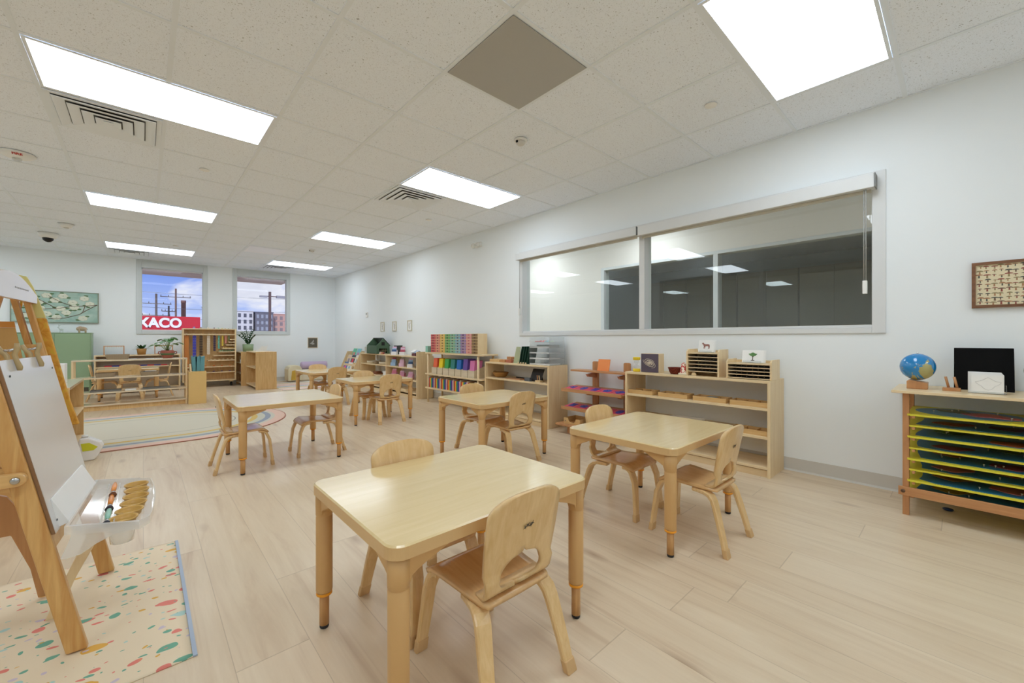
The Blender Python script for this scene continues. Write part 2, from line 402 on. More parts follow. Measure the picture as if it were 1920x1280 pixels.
# interior windows (this room / corridor, corridor / dark room)
MY=2.165
def int_window(name,x0,x1,xg,side):
    r=thing_s(name)
    f=B()
    a,b_=x0-.012,x1+.012
    f.box(a,b_,RY0-.06,RY0+.012,RZ0-.04,RZ1+.03); f.box(a,b_,RY1-.012,RY1+.05,RZ0-.04,RZ1+.03)
    f.box(a,b_,RY0+.012,RY1-.012,RZ1-.012,RZ1+.03); f.box(a,b_,RY0+.012,RY1-.012,RZ0-.04,RZ0+.001)
    f.box(a+.012,b_-.012,RY0+.012,RY1-.012,RZ0+.0012,RZ0+.02)
    obj('window_frame',f,M['alu'],r,.003)
    obj('mullion',B().box(a+.004,b_-.004,MY-.03,MY+.03,RZ0+.02,RZ1),M['alu'],r,.003)
    for ya,yb in ((RY0,MY-.03),(MY+.03,RY1)):
        obj('pane',B().box(xg,xg+.006,ya,yb,RZ0+.02,RZ1),M['glass'],r)
    return r
def thing_s(name):
    o=bpy.data.objects.new(name,None); COL.objects.link(o); o['kind']='structure'; return o
int_window('window_1',XR,XR+WT,XR+.07,1)
X2=5.58
wall_x('wall_corridor',X2,X2+WT,-3.2,9.0,ZC+.1,M['wall_cor'])
int_window('window_2',X2,X2+WT,X2+.05,1)
struct('floor_corridor',B().box(XR+WT,10.0,-3.2,9,-.1,0),M['floor'])
struct('ceiling_corridor',B().box(XR+WT,10.0,-3.2,9,ZC+.002,ZC+.1),M['ceil'])
struct('wall_corridor_far',B().box(XR+WT,10.0,9,9.1,0,ZC+.1),M['wall'])
struct('wall_corridor_near',B().box(XR+WT,10.0,-3.3,-3.2,0,ZC+.1),M['wall'])
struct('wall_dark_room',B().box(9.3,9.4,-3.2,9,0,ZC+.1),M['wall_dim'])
# far windows
for k,(a,c) in enumerate(FW):
    r=thing_s('window_%d'%(k+3)); f=B(); y0,y1=YF-.02,YF+.11
    f.box(a-.075,a+.006,y0,y1,FZ0-.075,ZC); f.box(c-.006,c+.075,y0,y1,FZ0-.075,ZC)
    f.box(a+.006,c-.006,y0,y1,FZ0-.075,FZ0+.005); f.box(a+.006,c-.006,y0,y1,ZC-.055,ZC)
    obj('window_frame',f,M['alu_far'],r,.004)
    obj('shade_cassette',B().box(a,c,YF-.03,YF+.05,FZ1-.005,ZC-.055),M['alu_far'],r,.004)
    f=B(); 
    for q in (a,c-.012): f.box(q,q+.012,YF+.075,YF+.10,FZ0,FZ1)
    f.box(a,c,YF+.075,YF+.10,FZ0,FZ0+.012); f.box(a,c,YF+.075,YF+.10,FZ1-.02,FZ1)
    obj('glazing_bead',f,M['white'],r)
    obj('pane',B().box(a+.012,c-.012,YF+.085,YF+.091,FZ0+.012,FZ1-.02),M['glass_out'],r)

# roller shades on the long window
def shade(ya,yb,label,chain_y,zt,zb):
    r=thing('roller_shade',label,'roller shade',(XR-.05,0,0),0,'roller shades over the long interior window')
    obj('cassette',B().box(-.05,.036,ya,yb,zb,zt),M['alu'],r,.004)
    obj('end_cap',B().box(-.052,.036,ya-.006,ya-.0005,zb,zt),C(120,122,120),r)
    obj('hem_bar',B().box(.0,.012,ya+.02,yb-.02,zb-.022,zb-.0005),C(196,190,172),r,.002)
    obj('bead_chain',B().tube([(-.028,chain_y,zb-.001),(-.028,chain_y,1.42)],.0028,6).tube([(-.02,chain_y+.012,zb-.001),(-.02,chain_y+.012,1.42)],.0028,6),C(170,170,166),r)
    obj('chain_tensioner',B().box(-.038,-.008,chain_y-.006,chain_y+.018,1.33,1.42),M['white'],r,.003)
shade(MY+.01,RY1+.03,'silver roller shade housing over the narrower-looking far window bay',RY1-.03,2.14,2.055)
shade(RY0-.01,MY-.005,'silver roller shade housing over the near bay beside the mushroom print',RY0+.035,2.14,2.045)

# ceiling lights
M['lamp']=emit('lamp_diffuser',(.80,.885,.97,1),LAMP)
def ceil_light(i,j,label,first=[None],ox=0,lx=None):
    x,y=gx(i)+T,gy(j)+T/2
    if lx is not None: x,y=lx
    if first[0] is None:
        r=thing('ceiling_light',label,'ceiling light',(x,y,ZC-.006),0,'recessed panel lights')
        f=B(); a,c=T-.014,T/2-.014
        f.box(-a,a,-c,-c+.016,0,.006); f.box(-a,a,c-.016,c,0,.006); f.box(-a,-a+.016,-c+.016,c-.016,0,.006); f.box(a-.016,a,-c+.016,c-.016,0,.006)
        obj('frame',f,M['grid'],r); obj('diffuser',B().box(-a+.016,a-.016,-c+.016,c-.016,.002,.006),M['lamp'],r)
        first[0]=r; return r
    return dup(first[0],(x,y,ZC-.006),0,label)
for i,j,l in ((0,2,'long recessed panel light nearest on the left, beside a square vent'),(4,2,'recessed panel light in the middle, beside a square vent, nearest the long window'),
              (0,7,'second recessed panel light back in the left row'),(4,7,'second recessed panel light back in the right row'),
              (0,12,'left recessed panel light nearest the far windows'),(4,12,'recessed panel light over the far right corner, beside a vent'),
              (4,-3,'largest recessed panel light, cut by the top edge at right'),
              (0,-3,'panel light above and behind the viewpoint'),(0,-8,'panel light far behind the viewpoint, left'),(4,-8,'panel light far behind the viewpoint, right'),
              (-4,-3,'panel light left of view, near'),(-4,2,'panel light left of view, second'),(-4,7,'panel light left of view, third'),(-4,12,'panel light left of view, far')):
    ceil_light(i,j,l)
for y,l in ((3.0,'added corridor panel light beyond the middle of the long window'),(5.2,'added corridor panel light beyond the far end of the long window'),(7.6,'added corridor panel light farthest away'),(-1.6,'added corridor panel light out of view behind')):  # unseen panels added to brighten the corridor
    ceil_light(0,0,l,lx=(4.75,y))
# square air diffusers
def diffuser():
    r=thing('ceiling_vent','white louvred air diffuser beside the nearest left light','vent',(0,0,0),0,'louvred air diffusers')
    h=T/2-.013
    f=B()
    f.box(-h,h,-h,-h+.03,-.004,.003); f.box(-h,h,h-.03,h,-.004,.003); f.box(-h,-h+.03,-h+.03,h-.03,-.004,.003); f.box(h-.03,h,-h+.03,h-.03,-.004,.003)
    obj('frame',f,M['grid'],r)
    obj('backing',B().box(-h+.03,h-.03,-h+.03,h-.03,.0015,.003),C(96,96,94),r)
    s=B()
    for k in range(4):
        o_=h-.033-k*.064; i_=o_-.055; zo,zi=-.012,.0005
        vs=[(-o_,-o_,zo),(o_,-o_,zo),(o_,o_,zo),(-o_,o_,zo),(-i_,-i_,zi),(i_,-i_,zi),(i_,i_,zi),(-i_,i_,zi)]
        vs+=[(x*.985,y*.985,z-.0025) for x,y,z in vs]
        fs=[]
        for q in range(4):
            q2=(q+1)%4; fs+=[(q,q2,4+q2,4+q),(8+q,12+q,12+q2,8+q2),(q,8+q,8+q2,q2),(4+q,4+q2,12+q2,12+q)]
        s.add(vs,fs)
    s.box(-.025,.025,-.025,.025,-.012,-.008)
    obj('louvres',s,M['grid'],r)
    return r
dv=diffuser()
for n,(i,j,l) in enumerate(((0,3,'white louvred air diffuser beside the nearest left light'),(4,3,'white louvred air diffuser beside the middle light'),(0,13,'white louvred air diffuser above the left far window'),(4,13,'white louvred air diffuser above the right far window'))):
    o=dv if n==0 else dup(dv,(0,0,0)); o.location=(gx(i)+T/2,gy(j)+T/2,ZC-.0045); o['label']=l
h=T/2-.014
solo('speaker_grille','square grey perforated grille panel in the ceiling','grille',B().box(-h,h,-h,h,-.004,.0),M['perf'],(gx(3)+T/2,gy(-1)+T/2,ZC-.001))
solo('ceiling_panel','plain smooth white square panel brighter than the tiles around it','ceiling panel',B().box(-h,h,-h,h,-.004,0),plain('smooth_white_panel',rgb(246,247,250),.35,.5),(gx(3)+T/2,gy(10)+T/2-.0,ZC-.001))
cp=solo('sprinkler_cap','round white sprinkler cover on the tile near the largest light','sprinkler cover',B().lathe([(.04,.0),(.04,-.004),(.036,-.006),(.001,-.006)],n=28),M['white'],(2.874,1.146,ZC),0,'round sprinkler covers')
for x,y,l in ((.426,4.798,'round white sprinkler cover in the left column of tiles, middle distance'),(2.841,4.799,'round white sprinkler cover past the middle vent'),(.417,9.078,'round white sprinkler cover near the far left light'),(2.851,9.091,'round white sprinkler cover near the far right light')):
    dup(cp,(x,y,ZC),0,l)
sd=thing('smoke_detector','round white smoke detector on a tile near the speaker grille','smoke detector',(2.243,2.372,ZC),0,'smoke detectors')
obj('base',B().lathe([(.052,0),(.052,-.012),(.048,-.016),(.001,-.016)],n=28),M['white'],sd)
obj('sensor_dome',B().lathe([(.038,-.016),(.034,-.034),(.024,-.042),(.001,-.042)],n=24),C(214,212,206),sd)
obj('vent_slot',B().box(-.045,-.036,-.008,.008,-.032,-.0165),M['dark'],sd)
dup(sd,(2.243,7.82,ZC),0,'small round smoke detector past the second right light')
fa=thing('fire_strobe','oval white ceiling fire strobe lettered FIRE in red','fire alarm',(-.807,5.468,ZC))
obj('housing',B().lathe([(.11,0),(.11,-.012),(.07,-.034),(.04,-.04),(.001,-.04)],n=32),M['white'],fa)
obj('lens',B().lathe([(.03,-.04),(.026,-.062),(.012,-.068),(.001,-.068)],n=20),M['acrylic'],fa)
def text(name,s,size,mat,parent=None,ext=.001,bold=0,loc=(0,0,0),rot=(0,0,0),sx=1):
    cu=bpy.data.curves.new(name,'FONT'); cu.body=s; cu.size=size; cu.extrude=ext; cu.offset=bold; cu.align_x='CENTER'; cu.align_y='CENTER'
    tmp=bpy.data.objects.new(name,cu); COL.objects.link(tmp)
    dg=bpy.context.evaluated_depsgraph_get(); me=bpy.data.meshes.new_from_object(tmp.evaluated_get(dg)); COL.objects.unlink(tmp); bpy.data.objects.remove(tmp)
    me.materials.clear(); me.materials.append(mat)
    o=bpy.data.objects.new(name,me); COL.objects.link(o); o.location=loc; o.rotation_euler=rot; o.scale=(sx,1,1)
    if parent is not None: o.parent=parent
    return o
text('lettering','FIRE',.034,C(190,50,40),fa,.0008,.0010,(.012,-.086,-.0262),(radians(151),0,0))
cd=thing('ceiling_sensor','white cone-shaped sensor hanging from the ceiling above the green cabinet','sensor',(-.797,8.372,ZC))
obj('housing',B().lathe([(.085,0),(.06,-.03),(.05,-.05),(.001,-.05)],n=24),M['white'],cd); obj('sensor_dome',B().lathe([(.03,-.05),(.02,-.058),(.001,-.058)],n=16),C(196,192,184),cd)
cd=thing('dome_camera','white ceiling dome camera with a black half-sphere lens cover','camera',(-1.069,9.277,ZC))
obj('housing',B().lathe([(.11,0),(.10,-.05),(.075,-.075),(.001,-.075)],n=28),M['white'],cd)
obj('lens_dome',B().lathe([(.062,-.075),(.055,-.105),(.03,-.13),(.001,-.137)],n=24),plain('black_dome',rgb(16,16,18),.1),cd)
em=thing('emergency_light','small white wall emergency light with two lamp heads high on the long wall','emergency light',(XR,4.87,2.43))
obj('housing',B().box(-.045,0,-.09,.09,-.035,.035),M['white'],em,.012)
for s in (-1,1): obj('lamp_head',B().ball((-.06,s*.06,-.012),.036,n=16),M['acrylic'] if 0 else C(226,226,220,.2),em)
th=thing('thermostat','small white thermostat plate alone on the long wall','thermostat',(XR,8.98,1.56))
obj('plate',B().box(-.022,0,-.05,.05,-.055,.055),M['white'],th,.006); obj('display',B().box(-.0235,-.0222,-.03,.03,.0,.035),C(150,156,156),th)

# ------------------------------------------------------------------ outdoors
o=solo('roof_soffit','tan board soffit of the roof overhang seen through the far windows','soffit',B().box(-9,3.04,YF+.2,13.6,2.62,2.8),wood('soffit_boards',rgb(206,176,150),rgb(164,130,104),'x',.6,.6)); 
sg=thing('canopy_sign','red canopy sign with large white block letters beyond the left window','sign',(0,40,0))
obj('fascia',B().box(-6,3.3,0,1.2,1.55,2.7).box(-6,3.3,-.03,0,1.55,1.66,1),[C(206,34,52),C(240,226,226)],sg,.02)
obj('fascia_band',B().box(-6,3.3,-.01,-.0005,1.62,1.68),C(236,190,190),sg)
tx=text('lettering','TEXACO',.96,C(250,250,252),sg,.03,.042,(.44,-.04,2.17),(pi/2,0,0),.90)
for x,l in ((-5,'l'),(2.4,'r')): obj('canopy_post',B().box(x-.15,x+.15,.4,.7,-3,1.55),C(210,210,210),sg)
def upole(name,label,x,y,zt,r,mat,arms,grp='utility poles beyond the red sign'):
    r_=thing(name,label,'pole',(x,y,-3),0,grp); obj('post',B().lathe([(r,0),(r*.75,zt+3)],n=12),mat,r_)
    for z,wd in arms: 
        a=B().box(-wd,wd,-.04,.04,z+3-.035,z+3+.035)
        for q in (-1,-.5,.5,1): a.cyl(.03,z+3+.035,z+3+.2,(wd*q*.95,0),8)
        obj('crossarm',a,C(90,78,72),r_)
    return r_
wp=C(104,92,86)
upole('utility_pole','weathered utility pole with two crossarms, leftmost above the red sign',1.06,60,6.0,.13,wp,[(4.9,1.3),(3.6,1.2)])
upole('utility_pole','tallest utility pole above the red sign, next to the brown chimney',2.83,62,6.9,.12,C(120,96,84),[(5.9,1.4),(3.2,.7)])
upole('utility_pole','short dark pole between the two tall poles above the red sign',2.05,58,4.6,.10,C(60,56,58),[(4.0,.6)])
ch=solo('chimney','round rust-brown chimney stack above the red sign','chimney',B().lathe([(.22,-3),(.22,5.1),(.24,5.1),(.24,5.4),(.22,5.4),(.001,5.4)],n=20),C(128,92,84),(3.42,60,0))
for n,(a,c,z1,z2) in enumerate(((-8,30,6.3,6.9),(-8,30,4.7,5.1),(-8,30,3.6,3.9))):
    pts=[(a+(c-a)*q/12,59.5,z1+(z2-z1)*q/12-.5*(1-((q-6)/6)**2)) for q in range(13)]
    solo('power_line','thin dark overhead wire, %s of three beyond the windows'%('highest','middle','lowest')[n],'wire',B().tube(pts,.018,5),C(90,94,110),(0,0,0),0,'overhead wires')
def building(name,label,x0,x1,y,z1,mat,cols,rows,wmat,depth=30,zrow0=None,band=None):
    r=thing(name,label,'building',(0,y,0)); obj('wall',B().box(x0,x1,0,depth,-12,z1),mat,r)
    obj('parapet',B().box(x0-.2,x1+.2,-.2,depth,z1,z1+.4),mat,r)
    cw=(x1-x0)/cols; rh=3.1
    for i in range(cols):
        for j in range(rows):
            cx=x0+cw*(i+.5); zt=z1-1.0-j*rh
            w_=obj('window',B().box(cx-cw*.26,cx+cw*.26,-.12,-.01,zt-1.9,zt),C(150,156,160),r)
            obj('pane',B().box(cx-cw*.22,cx-cw*.02,-.16,-.121,zt-1.8,zt-.1).box(cx+cw*.02,cx+cw*.22,-.16,-.121,zt-1.8,zt-.1),wmat,w_)
    return r
dk=plain('far_window_glass',rgb(92,92,104),.3)
building('apartment_building','white apartment block with a grid of windows beyond the right window',27,41.2,240,14.6,C(228,228,230),6,4,dk)
building('apartment_building','dark grey apartment block right of the white one',41.8,49.6,238,14.2,C(118,118,128),4,4,C(170,176,190))
building('apartment_building','salmon brick block behind the lamp post, rightmost',50.4,58,242,13.8,C(206,164,150),3,4,C(150,130,130))
building('office_building','grey flat-roofed building top right above the red sign',19.6,25.5,200,14.8,C(138,144,158),3,1,C(90,98,116))
lp=thing('lamp_post','brown parking lamp post with one sideways arm beyond the right window','lamp post',(8.08,40,-3))
obj('post',B().box(-.09,.09,-.09,.09,0,8.05),C(104,84,80),lp); zt=8.05
obj('arm',B().box(-.55,.5,-.05,.05,zt-.42,zt-.36),C(104,84,80),lp); obj('lamp_head',B().box(.5,1.6,-.2,.2,zt-.5,zt-.3).box(-.75,-.2,-.2,.2,zt-.5,zt-.36),C(160,160,166),lp)
solo('ground','pale pavement outside below the windows','ground',B().box(-150,150,YF+.3,500,-3.2,-3),C(214,210,202))
bpy.data.objects['ground']['kind']='structure'; 

sn=bpy.data.lights.new('sun','SUN'); sn.energy=SUN; sn.angle=.01; sn.color=(1,.96,.9); so=bpy.data.objects.new('sun',sn); COL.objects.link(so); so.rotation_euler=(radians(48),0,radians(-24))
# ------------------------------------------------------------------ tables
def make_table(Wx,Wy,h=.515):
    t=thing('activity_table','','table')
    th=.036; hx,hy=Wx/2,Wy/2
    pts=rrect(-hx,hx,-hy,hy,.045,7)
    b=B().prism(pts,'z',h-th,h-.004,0)
    n=len(pts); ins=rrect(-hx+.005,hx-.005,-hy+.005,hy-.005,.04,7)
    vs=[(x,y,h-.004) for x,y in pts]+[(x,y,h) for x,y in ins]
    b.add(vs,[(i,(i+1)%n,n+(i+1)%n,n+i) for i in range(n)]+[tuple(range(n,2*n))],1)
    obj('tabletop',b,[M['tan_edge'],M['laminate']],t)
    lx,ly=hx-.036,hy-.036
    for sx in (-1,1):
        for sy in (-1,1):
            x,y=lx*sx,ly*sy
            # collar flares to meet the corner
            lg=obj('leg',B().lathe([(.0255,.128),(.0275,.135),(.0275,.395),(.0262,.397),(.0262,.400),(.0280,.402),(.0285,.43),(.0290,h-th-.0005)],(x,y,0),24),M['tan'],t)
            br=B()
            for dx,dy,L in ((-sx,0,.15),(0,-sy,.13)):
                z1=h-th-.0008; prof=[(.0,z1),(L,z1),(L,z1-.008),(.07,z1-.036),(.045,z1-.046),(.03,z1-.055),(.022,z1-.075),(0,z1-.075)]
                if dx: br.prism([(x+dx*p,z) for p,z in prof],'y',y-.018,y+.018)
                else: br.prism([(y+dy*p,z) for p,z in prof],'x',x-.018,x+.018)
            obj('corner_bracket',br,M['tan'],lg,.003)
            obj('lower_leg',B().lathe([(.0165,.012),(.0165,.13)],(x,y,0),12),M['peg'],lg)
            obj('adjusting_ring',B().lathe([(.022,.116),(.0265,.119),(.0265,.127),(.022,.1275)],(x,y,0),24),M['orange'],lg)
            obj('glide',B().lathe([(.0135,0),(.0155,.003),(.0155,.0118)],(x,y,0),18),M['black'],lg)
    return t
grp='maple activity tables'
ta=make_table(.775,.64); tb=make_table(.775,.80)
ta.location=(.828,1.235,0); ta['label']='maple-topped activity table nearest the viewer, in the bottom middle'; ta['group']=grp
dup(ta,(2.187,1.20,0),0,'maple-topped activity table at right, in front of the long low shelf',grp)
dup(ta,(2.295,2.775,0),0,'maple-topped activity table in front of the shelf holding the clear organizer',grp)
tb.location=(.905,3.985,0); tb['label']='activity table at centre left whose top glares white beside the rug'; tb['group']=grp
dup(ta,(2.20,5.055,0),0,'activity table behind the glaring one, in front of the colourful rack',grp)
dup(tb,(2.20,6.83,0),0,'farthest activity table on the right, before the low book display',grp)
dup(ta,(-.18,9.66,0),0,'activity table behind the open divider shelf at left',grp)

# ------------------------------------------------------------------ chairs
def sheet(b,path,outer,inner,th,bow=None,nx=5,mi=0):
    m=len(path); P_=[Vector((0,p[0],p[1])) for p in path]
    for sd in (-1,1):
        fr=[];bk=[]
        for i,p in enumerate(P_):
            t=(P_[min(i+1,m-1)]-P_[max(i-1,0)]).normalized(); nn=Vector((0,-t.z,t.y))
            r1=[];r2=[]
            for k in range(nx+1):
                x=inner[i]+(outer[i]-inner[i])*k/nx
                q=p+nn*((bow(i,x) if bow else 0)); q=Vector((sd*x,q.y,q.z))
                r1.append(q+nn*th/2); r2.append(q-nn*th/2)
            fr.append(r1); bk.append(r2)
        vs=[];fs=[]
        for r in fr+bk: vs+= [tuple(q) for q in r]
        W_=nx+1; O=m*W_
        for i in range(m-1):
            for k in range(nx):
                a=i*W_+k; fs.append((a,a+1,a+W_+1,a+W_)); fs.append((O+a,O+a+W_,O+a+W_+1,O+a+1))
            a=i*W_+nx; fs.append((a,O+a,O+a+W_,a+W_))
            if inner[i]>1e-4 or inner[i+1]>1e-4: a=i*W_; fs.append((a,a+W_,O+a+W_,O+a))
        for k in range(nx): fs.append((k,O+k,O+k+1,k+1)); a=(m-1)*W_+k; fs.append((a,a+1,O+a+1,O+a))
        b.add(vs,fs,mi,True)
    return b
def smooth_edges(o):
    for e in (): pass
def make_chair():
    t=thing('child_chair','','chair')
    # seat: flat board, waterfall front
    path=[(-.135,.283),(-.12,.2835),(-.08,.284),(-.03,.2855),(.03,.289),(.08,.2925),(.115,.2935)]+[(.115+.052*sin(a),.2415+.052*cos(a)) for a in [radians(q) for q in (12,25,38,51,64)]]
    n=len(path); w=[.118,.126,.130,.134,.140,.146,.150,.151,.150,.147,.140,.128]
    s=B(); sheet(s,path,w,[0]*n,.013,lambda i,x: (.004*(x/.14)**2 if i<7 else 0))
    obj('seat',s,M['maple_seat'],t)
    # backrest: J-shaped panel with an arch cut-out
    pa=[(-.075,.2955),(-.095,.2960),(-.110,.299),(-.122,.307),(-.130,.320),(-.134,.34)]
    K=34
    for k in range(1,K+1):
        u=k/K; z=.34+.252*(1-(1-u)**1.7) ; pa.append((-.134-.048*((z-.34)/.252),z))
    outer=[];inner=[]
    for i,(y,z) in enumerate(pa):
        if i<6: wv=.118+.0024*i
        else:
            q=(z-.34)/.252; wv=.130+.010*sin(min(1,q*1.6)*pi/2)
            e=max(0,(z-.535)/.057); wv=wv*(1-max(0,min(e,1))**2.2*.0)*((max(0,1-min(e,1)**2.0))**.38 if e>0 else 1)+ (0.012 if e>=1 else 0)
        outer.append(max(wv,.012))
        zc,hr,hw=.345,.066,.083
        if z<.3065: hh=0
        elif z<zc: hh=hw*min(1,sqrt(max(0,(z-.3065)/.018)))
        else:
            e=(z-zc)/hr; hh=hw*sqrt(1-e*e) if e<1 else 0
        inner.append(min(hh,outer[-1]-.03) if hh>0 else 0)
    b=B(); sheet(b,pa,outer,inner,.012,lambda i,x: -.010*(x/.13)**2*(1 if i>6 else 0))
    br=obj('backrest',b,M['maple'],t)
    # printed mark, low relief on the rear face
    mk=B(); y0=-.1765
    for k,(dx,dz,a) in enumerate(((-.014,0,.5),(-.004,.004,-.6),(.007,.001,.4),(.014,.005,-.3))):
        for s2 in (0,1):
            c_,s_=cos(a+s2*1.5),sin(a+s2*1.5); L=.008
            q=[(dx-c_*L,dz-s_*L),(dx+s_*.0016,dz-c_*.0016),(dx+c_*L,dz+s_*L),(dx-s_*.0016,dz+c_*.0016)]
            mk.add([(x,0,z) for x,z in q]+[(x,.0008,z) for x,z in q],[(0,1,2,3),(4,7,6,5),(0,4,5,1),(1,5,6,2),(2,6,7,3),(3,7,4,0)])
    e=obj('printed_emblem',mk,C(40,32,28),br,label='small dark emblem printed on the back'); e.location=(0,-.1722,.487); e.rotation_euler=(radians(10.8),0,0)
    for sx in (-1,1):
        p=[(sx*.118,.150,.262),(sx*.119,.163,.235),(sx*.1215,.171,.205),(sx*.127,.178,.14),(sx*.1345,.185,.07),(sx*.139,.189,.03)]
        p=[(sx*.117,.098,.2795),(sx*.117,.118,.279),(sx*.1175,.134,.273),(sx*.118,.146,.262),(sx*.119,.154,.247)]+p[2:]
        fl=obj('leg',B().strip(p,[.048,.048,.048,.049,.049,.047,.044,.041,.039],.018),M['maple'],t)
        c=Vector((sx*.139,.189,.03)); d=(Vector((sx*.143,.192,0))-c)
        obj('foot_cap',B().prism(rrect(-.021,.021,-.0115,.0115,.005,3),'z',0,.038,M=Matrix.Translation((sx*.1425,.1915,0))@Matrix.Shear('XY',4,(-sx*.10,-.09))),M['cap'],fl,.002)
        p=[(sx*.105,-.02,.2685),(sx*.110,-.05,.2685),(sx*.117,-.085,.267),(sx*.124,-.108,.258),(sx*.130,-.124,.240),(sx*.1345,-.134,.215),(sx*.141,-.150,.16),(sx*.148,-.170,.09),(sx*.1535,-.185,.03)]
        rl=obj('leg',B().strip(p,[.046,.048,.050,.051,.051,.050,.047,.043,.039],.019),M['maple'],t)
        obj('foot_cap',B().prism(rrect(-.021,.021,-.012,.012,.005,3),'z',0,.038,M=Matrix.Translation((sx*.1570,-.1945,0))@Matrix.Shear('XY',4,(-sx*.13,.25))),M['cap'],rl,.002)
    return t
ch0=make_chair()
CH=[(.818,1.002,0,'small bentwood chair nearest the viewer, back turned, tucked under the closest table'),
    (.812,1.415,pi,'small bentwood chair facing the viewer behind the closest table'),
    (2.172,.925,0,'small bentwood chair with its back to the viewer at the right-hand table'),
    (2.185,1.41,pi,'small bentwood chair facing the viewer at the right-hand table by the metal inset rack'),
    (2.31,2.572,0,'small bentwood chair with its back turned at the table before the clear organizer'),
    (2.335,2.985,pi,'small bentwood chair facing the viewer at the table before the clear organizer'),
    (.590,3.905,-pi/2,'small bentwood chair at the left end of the glaring table, its back to the rug'),
    (1.18,3.965,pi/2,'small bentwood chair at the right end of the glaring table'),
    (2.235,4.815,0,'small bentwood chair with its back turned at the table in front of the colourful rack'),
    (2.20,5.25,pi,'small bentwood chair facing the viewer at the table in front of the colourful rack'),
    (2.20,6.555,0,'small bentwood chair with its back turned at the farthest right table'),
    (2.17,7.10,pi,'small bentwood chair facing the viewer at the farthest right table'),
    (-.165,9.455,0,'small bentwood chair with its back turned behind the open divider shelf'),
    (-.49,9.66,-pi/2,'small side-on bentwood chair at the left end of the table behind the divider'),
    (.20,9.66,pi/2,'small side-on bentwood chair at the right end of the table behind the divider')]
for n,(x,y,r,l) in enumerate(CH):
    o=ch0 if n==0 else dup(ch0,(0,0,0)); o.location=(x,y,0); o.rotation_euler=(0,0,r); o['label']=l; o['group']='small bentwood chairs'

# ------------------------------------------------------------------ shelves on the long wall
def shelf(name,label,x0,x1,y0,y1,h,levels,dividers=(),kick=.05,th=.02,mat='birch',cat='shelf'):
    t=thing(name,label,cat,(0,0,0))
    obj('side_panel',B().box(x0,x1,y0,y0+th,0,h),M[mat],t,.002); obj('side_panel',B().box(x0,x1,y1-th,y1,0,h),M[mat],t,.002)
    obj('top',B().box(x0,x1,y0+th,y1-th,h-th,h),M['birch_h'],t,.002)
    for z in levels: obj('shelf_board',B().box(x0+.002,x1,y0+th,y1-th,z-th,z),M['birch_h'],t,.002)
    for d in dividers: obj('divider',B().box(x0+.001,x1,d-th/2,d+th/2,kick+th,h-th),M[mat],t,.001)
    if kick: obj('kick_board',B().box(x0+.02,x0+.04,y0+th,y1-th,0,kick),M['birch_h'],t)
    return t
shelf('low_shelf','long open birch shelf right of the metal inset rack, holding compartment trays',3.38,3.722,.93,2.135,.712,(.51,.30,.078))
shelf('low_shelf','open birch shelf with the clear organizer on top, left of the metal inset rack',3.39,3.722,3.125,4.285,.714,(.512,.30,.078))
st=shelf('card_shelf','two-bay open birch shelf with the green dollhouse and card holders',3.40,3.722,6.13,8.52,.722,(.517,.31,.10),(7.31,))
obj('raised_end',B().box(3.40,3.70,6.13,6.15,.7225,.80),M['birch'],st)
# compartment trays
def ctray(L,W,h=.036,n=3,loc=(0,0,0),label='',mat='beech'):
    r=thing('compartment_tray',label,'tray',loc,0,'wooden compartment trays'); f=B(); a,c=W/2,L/2; th=.007
    f.box(-a,a,-c,c,0,.005); f.box(-a,-a+th,-c,c,.005,h); f.box(a-th,a,-c,c,.005,h); f.box(-a+th,a-th,-c,-c+th,.005,h); f.box(-a+th,a-th,c-th,c,.005,h)
    obj('frame',f,M['tan_w'],r)
    for k in range(1,n): y=-c+L*k/n; obj('partition',B().box(-a+th,a-th,y-.003,y+.003,.005,h-.004),M['tan_w'],r)
    return r
M['tan_w']=wood('light_pine_tray',rgb(226,190,132),rgb(208,166,106),'y',1.5,.45)
t0=ctray(.26,.14,.036,3,(3.475,2.00,.51),'wooden compartment tray at the far left of the long shelf, upper board')
for y,z,l in ((1.685,.51,'wooden compartment tray second from left on the upper board'),(1.375,.51,'wooden compartment tray third from left on the upper board, holding blue-grey cards'),(1.085,.51,'wooden compartment tray at the right end of the upper board'),(1.085,.30,'wooden compartment tray on the middle board, at the right end')):
    dup(t0,(3.475,y,z),0,l)
solo('card_set','blue-grey cards in the third compartment tray from left','cards',B().box(-.045,.045,-.035,.035,0,.026),C(160,172,182),(3.475,1.375,.515+.0005))
dr=thing('drawer_set','flat light box on the middle board hidden behind the right-hand table','box',(3.50,1.62,.30)); obj('body',B().box(-.09,.09,-.14,.14,0,.03),M['paper'],dr); obj('handle_slot',B().box(-.0915,-.0902,-.07,.07,.008,.02),M['black'],dr)
# things on top of the long shelf
Z1=.7125
ht=thing('sand_timer','clear bottle timer with yellow end caps, far left on the long shelf','timer',(3.46,2.06,Z1))
for z in (0,.108): obj('cap',B().lathe([(.031,z),(.034,z+.004),(.034,z+.024),(.031,z+.028)],n=20),C(238,208,40),ht)
obj('glass_tube',B().lathe([(.026,.0285),(.026,.05),(.008,.068),(.026,.086),(.026,.1075)],n=20),M['acrylic'],ht)
gb=thing('block_box','birch cube box with a spiral galaxy picture on its front','box',(3.50,1.92,Z1))
obj('body',B().box(-.05,.05,-.088,.088,0,.172),M['birch'],gb,.002)
obj('picture_face',B().box(-.0525,-.0505,-.086,.086,.002,.170),C(88,76,92,.35),gb)
ga=B()
for arm in range(3):
    pts=[]
    for k in range(26):
        a=arm*2.1+k*.26; r_=.008+.0022*k; pts.append((-.0535,r_*cos(a)*1.05,.086+r_*.62*sin(a)+r_*.35*cos(a)))
    ga.tube(pts,[.0045-.00012*k for k in range(26)],6)
ga.ball((-.0535,0,.086),.010,sx=.3,n=10)
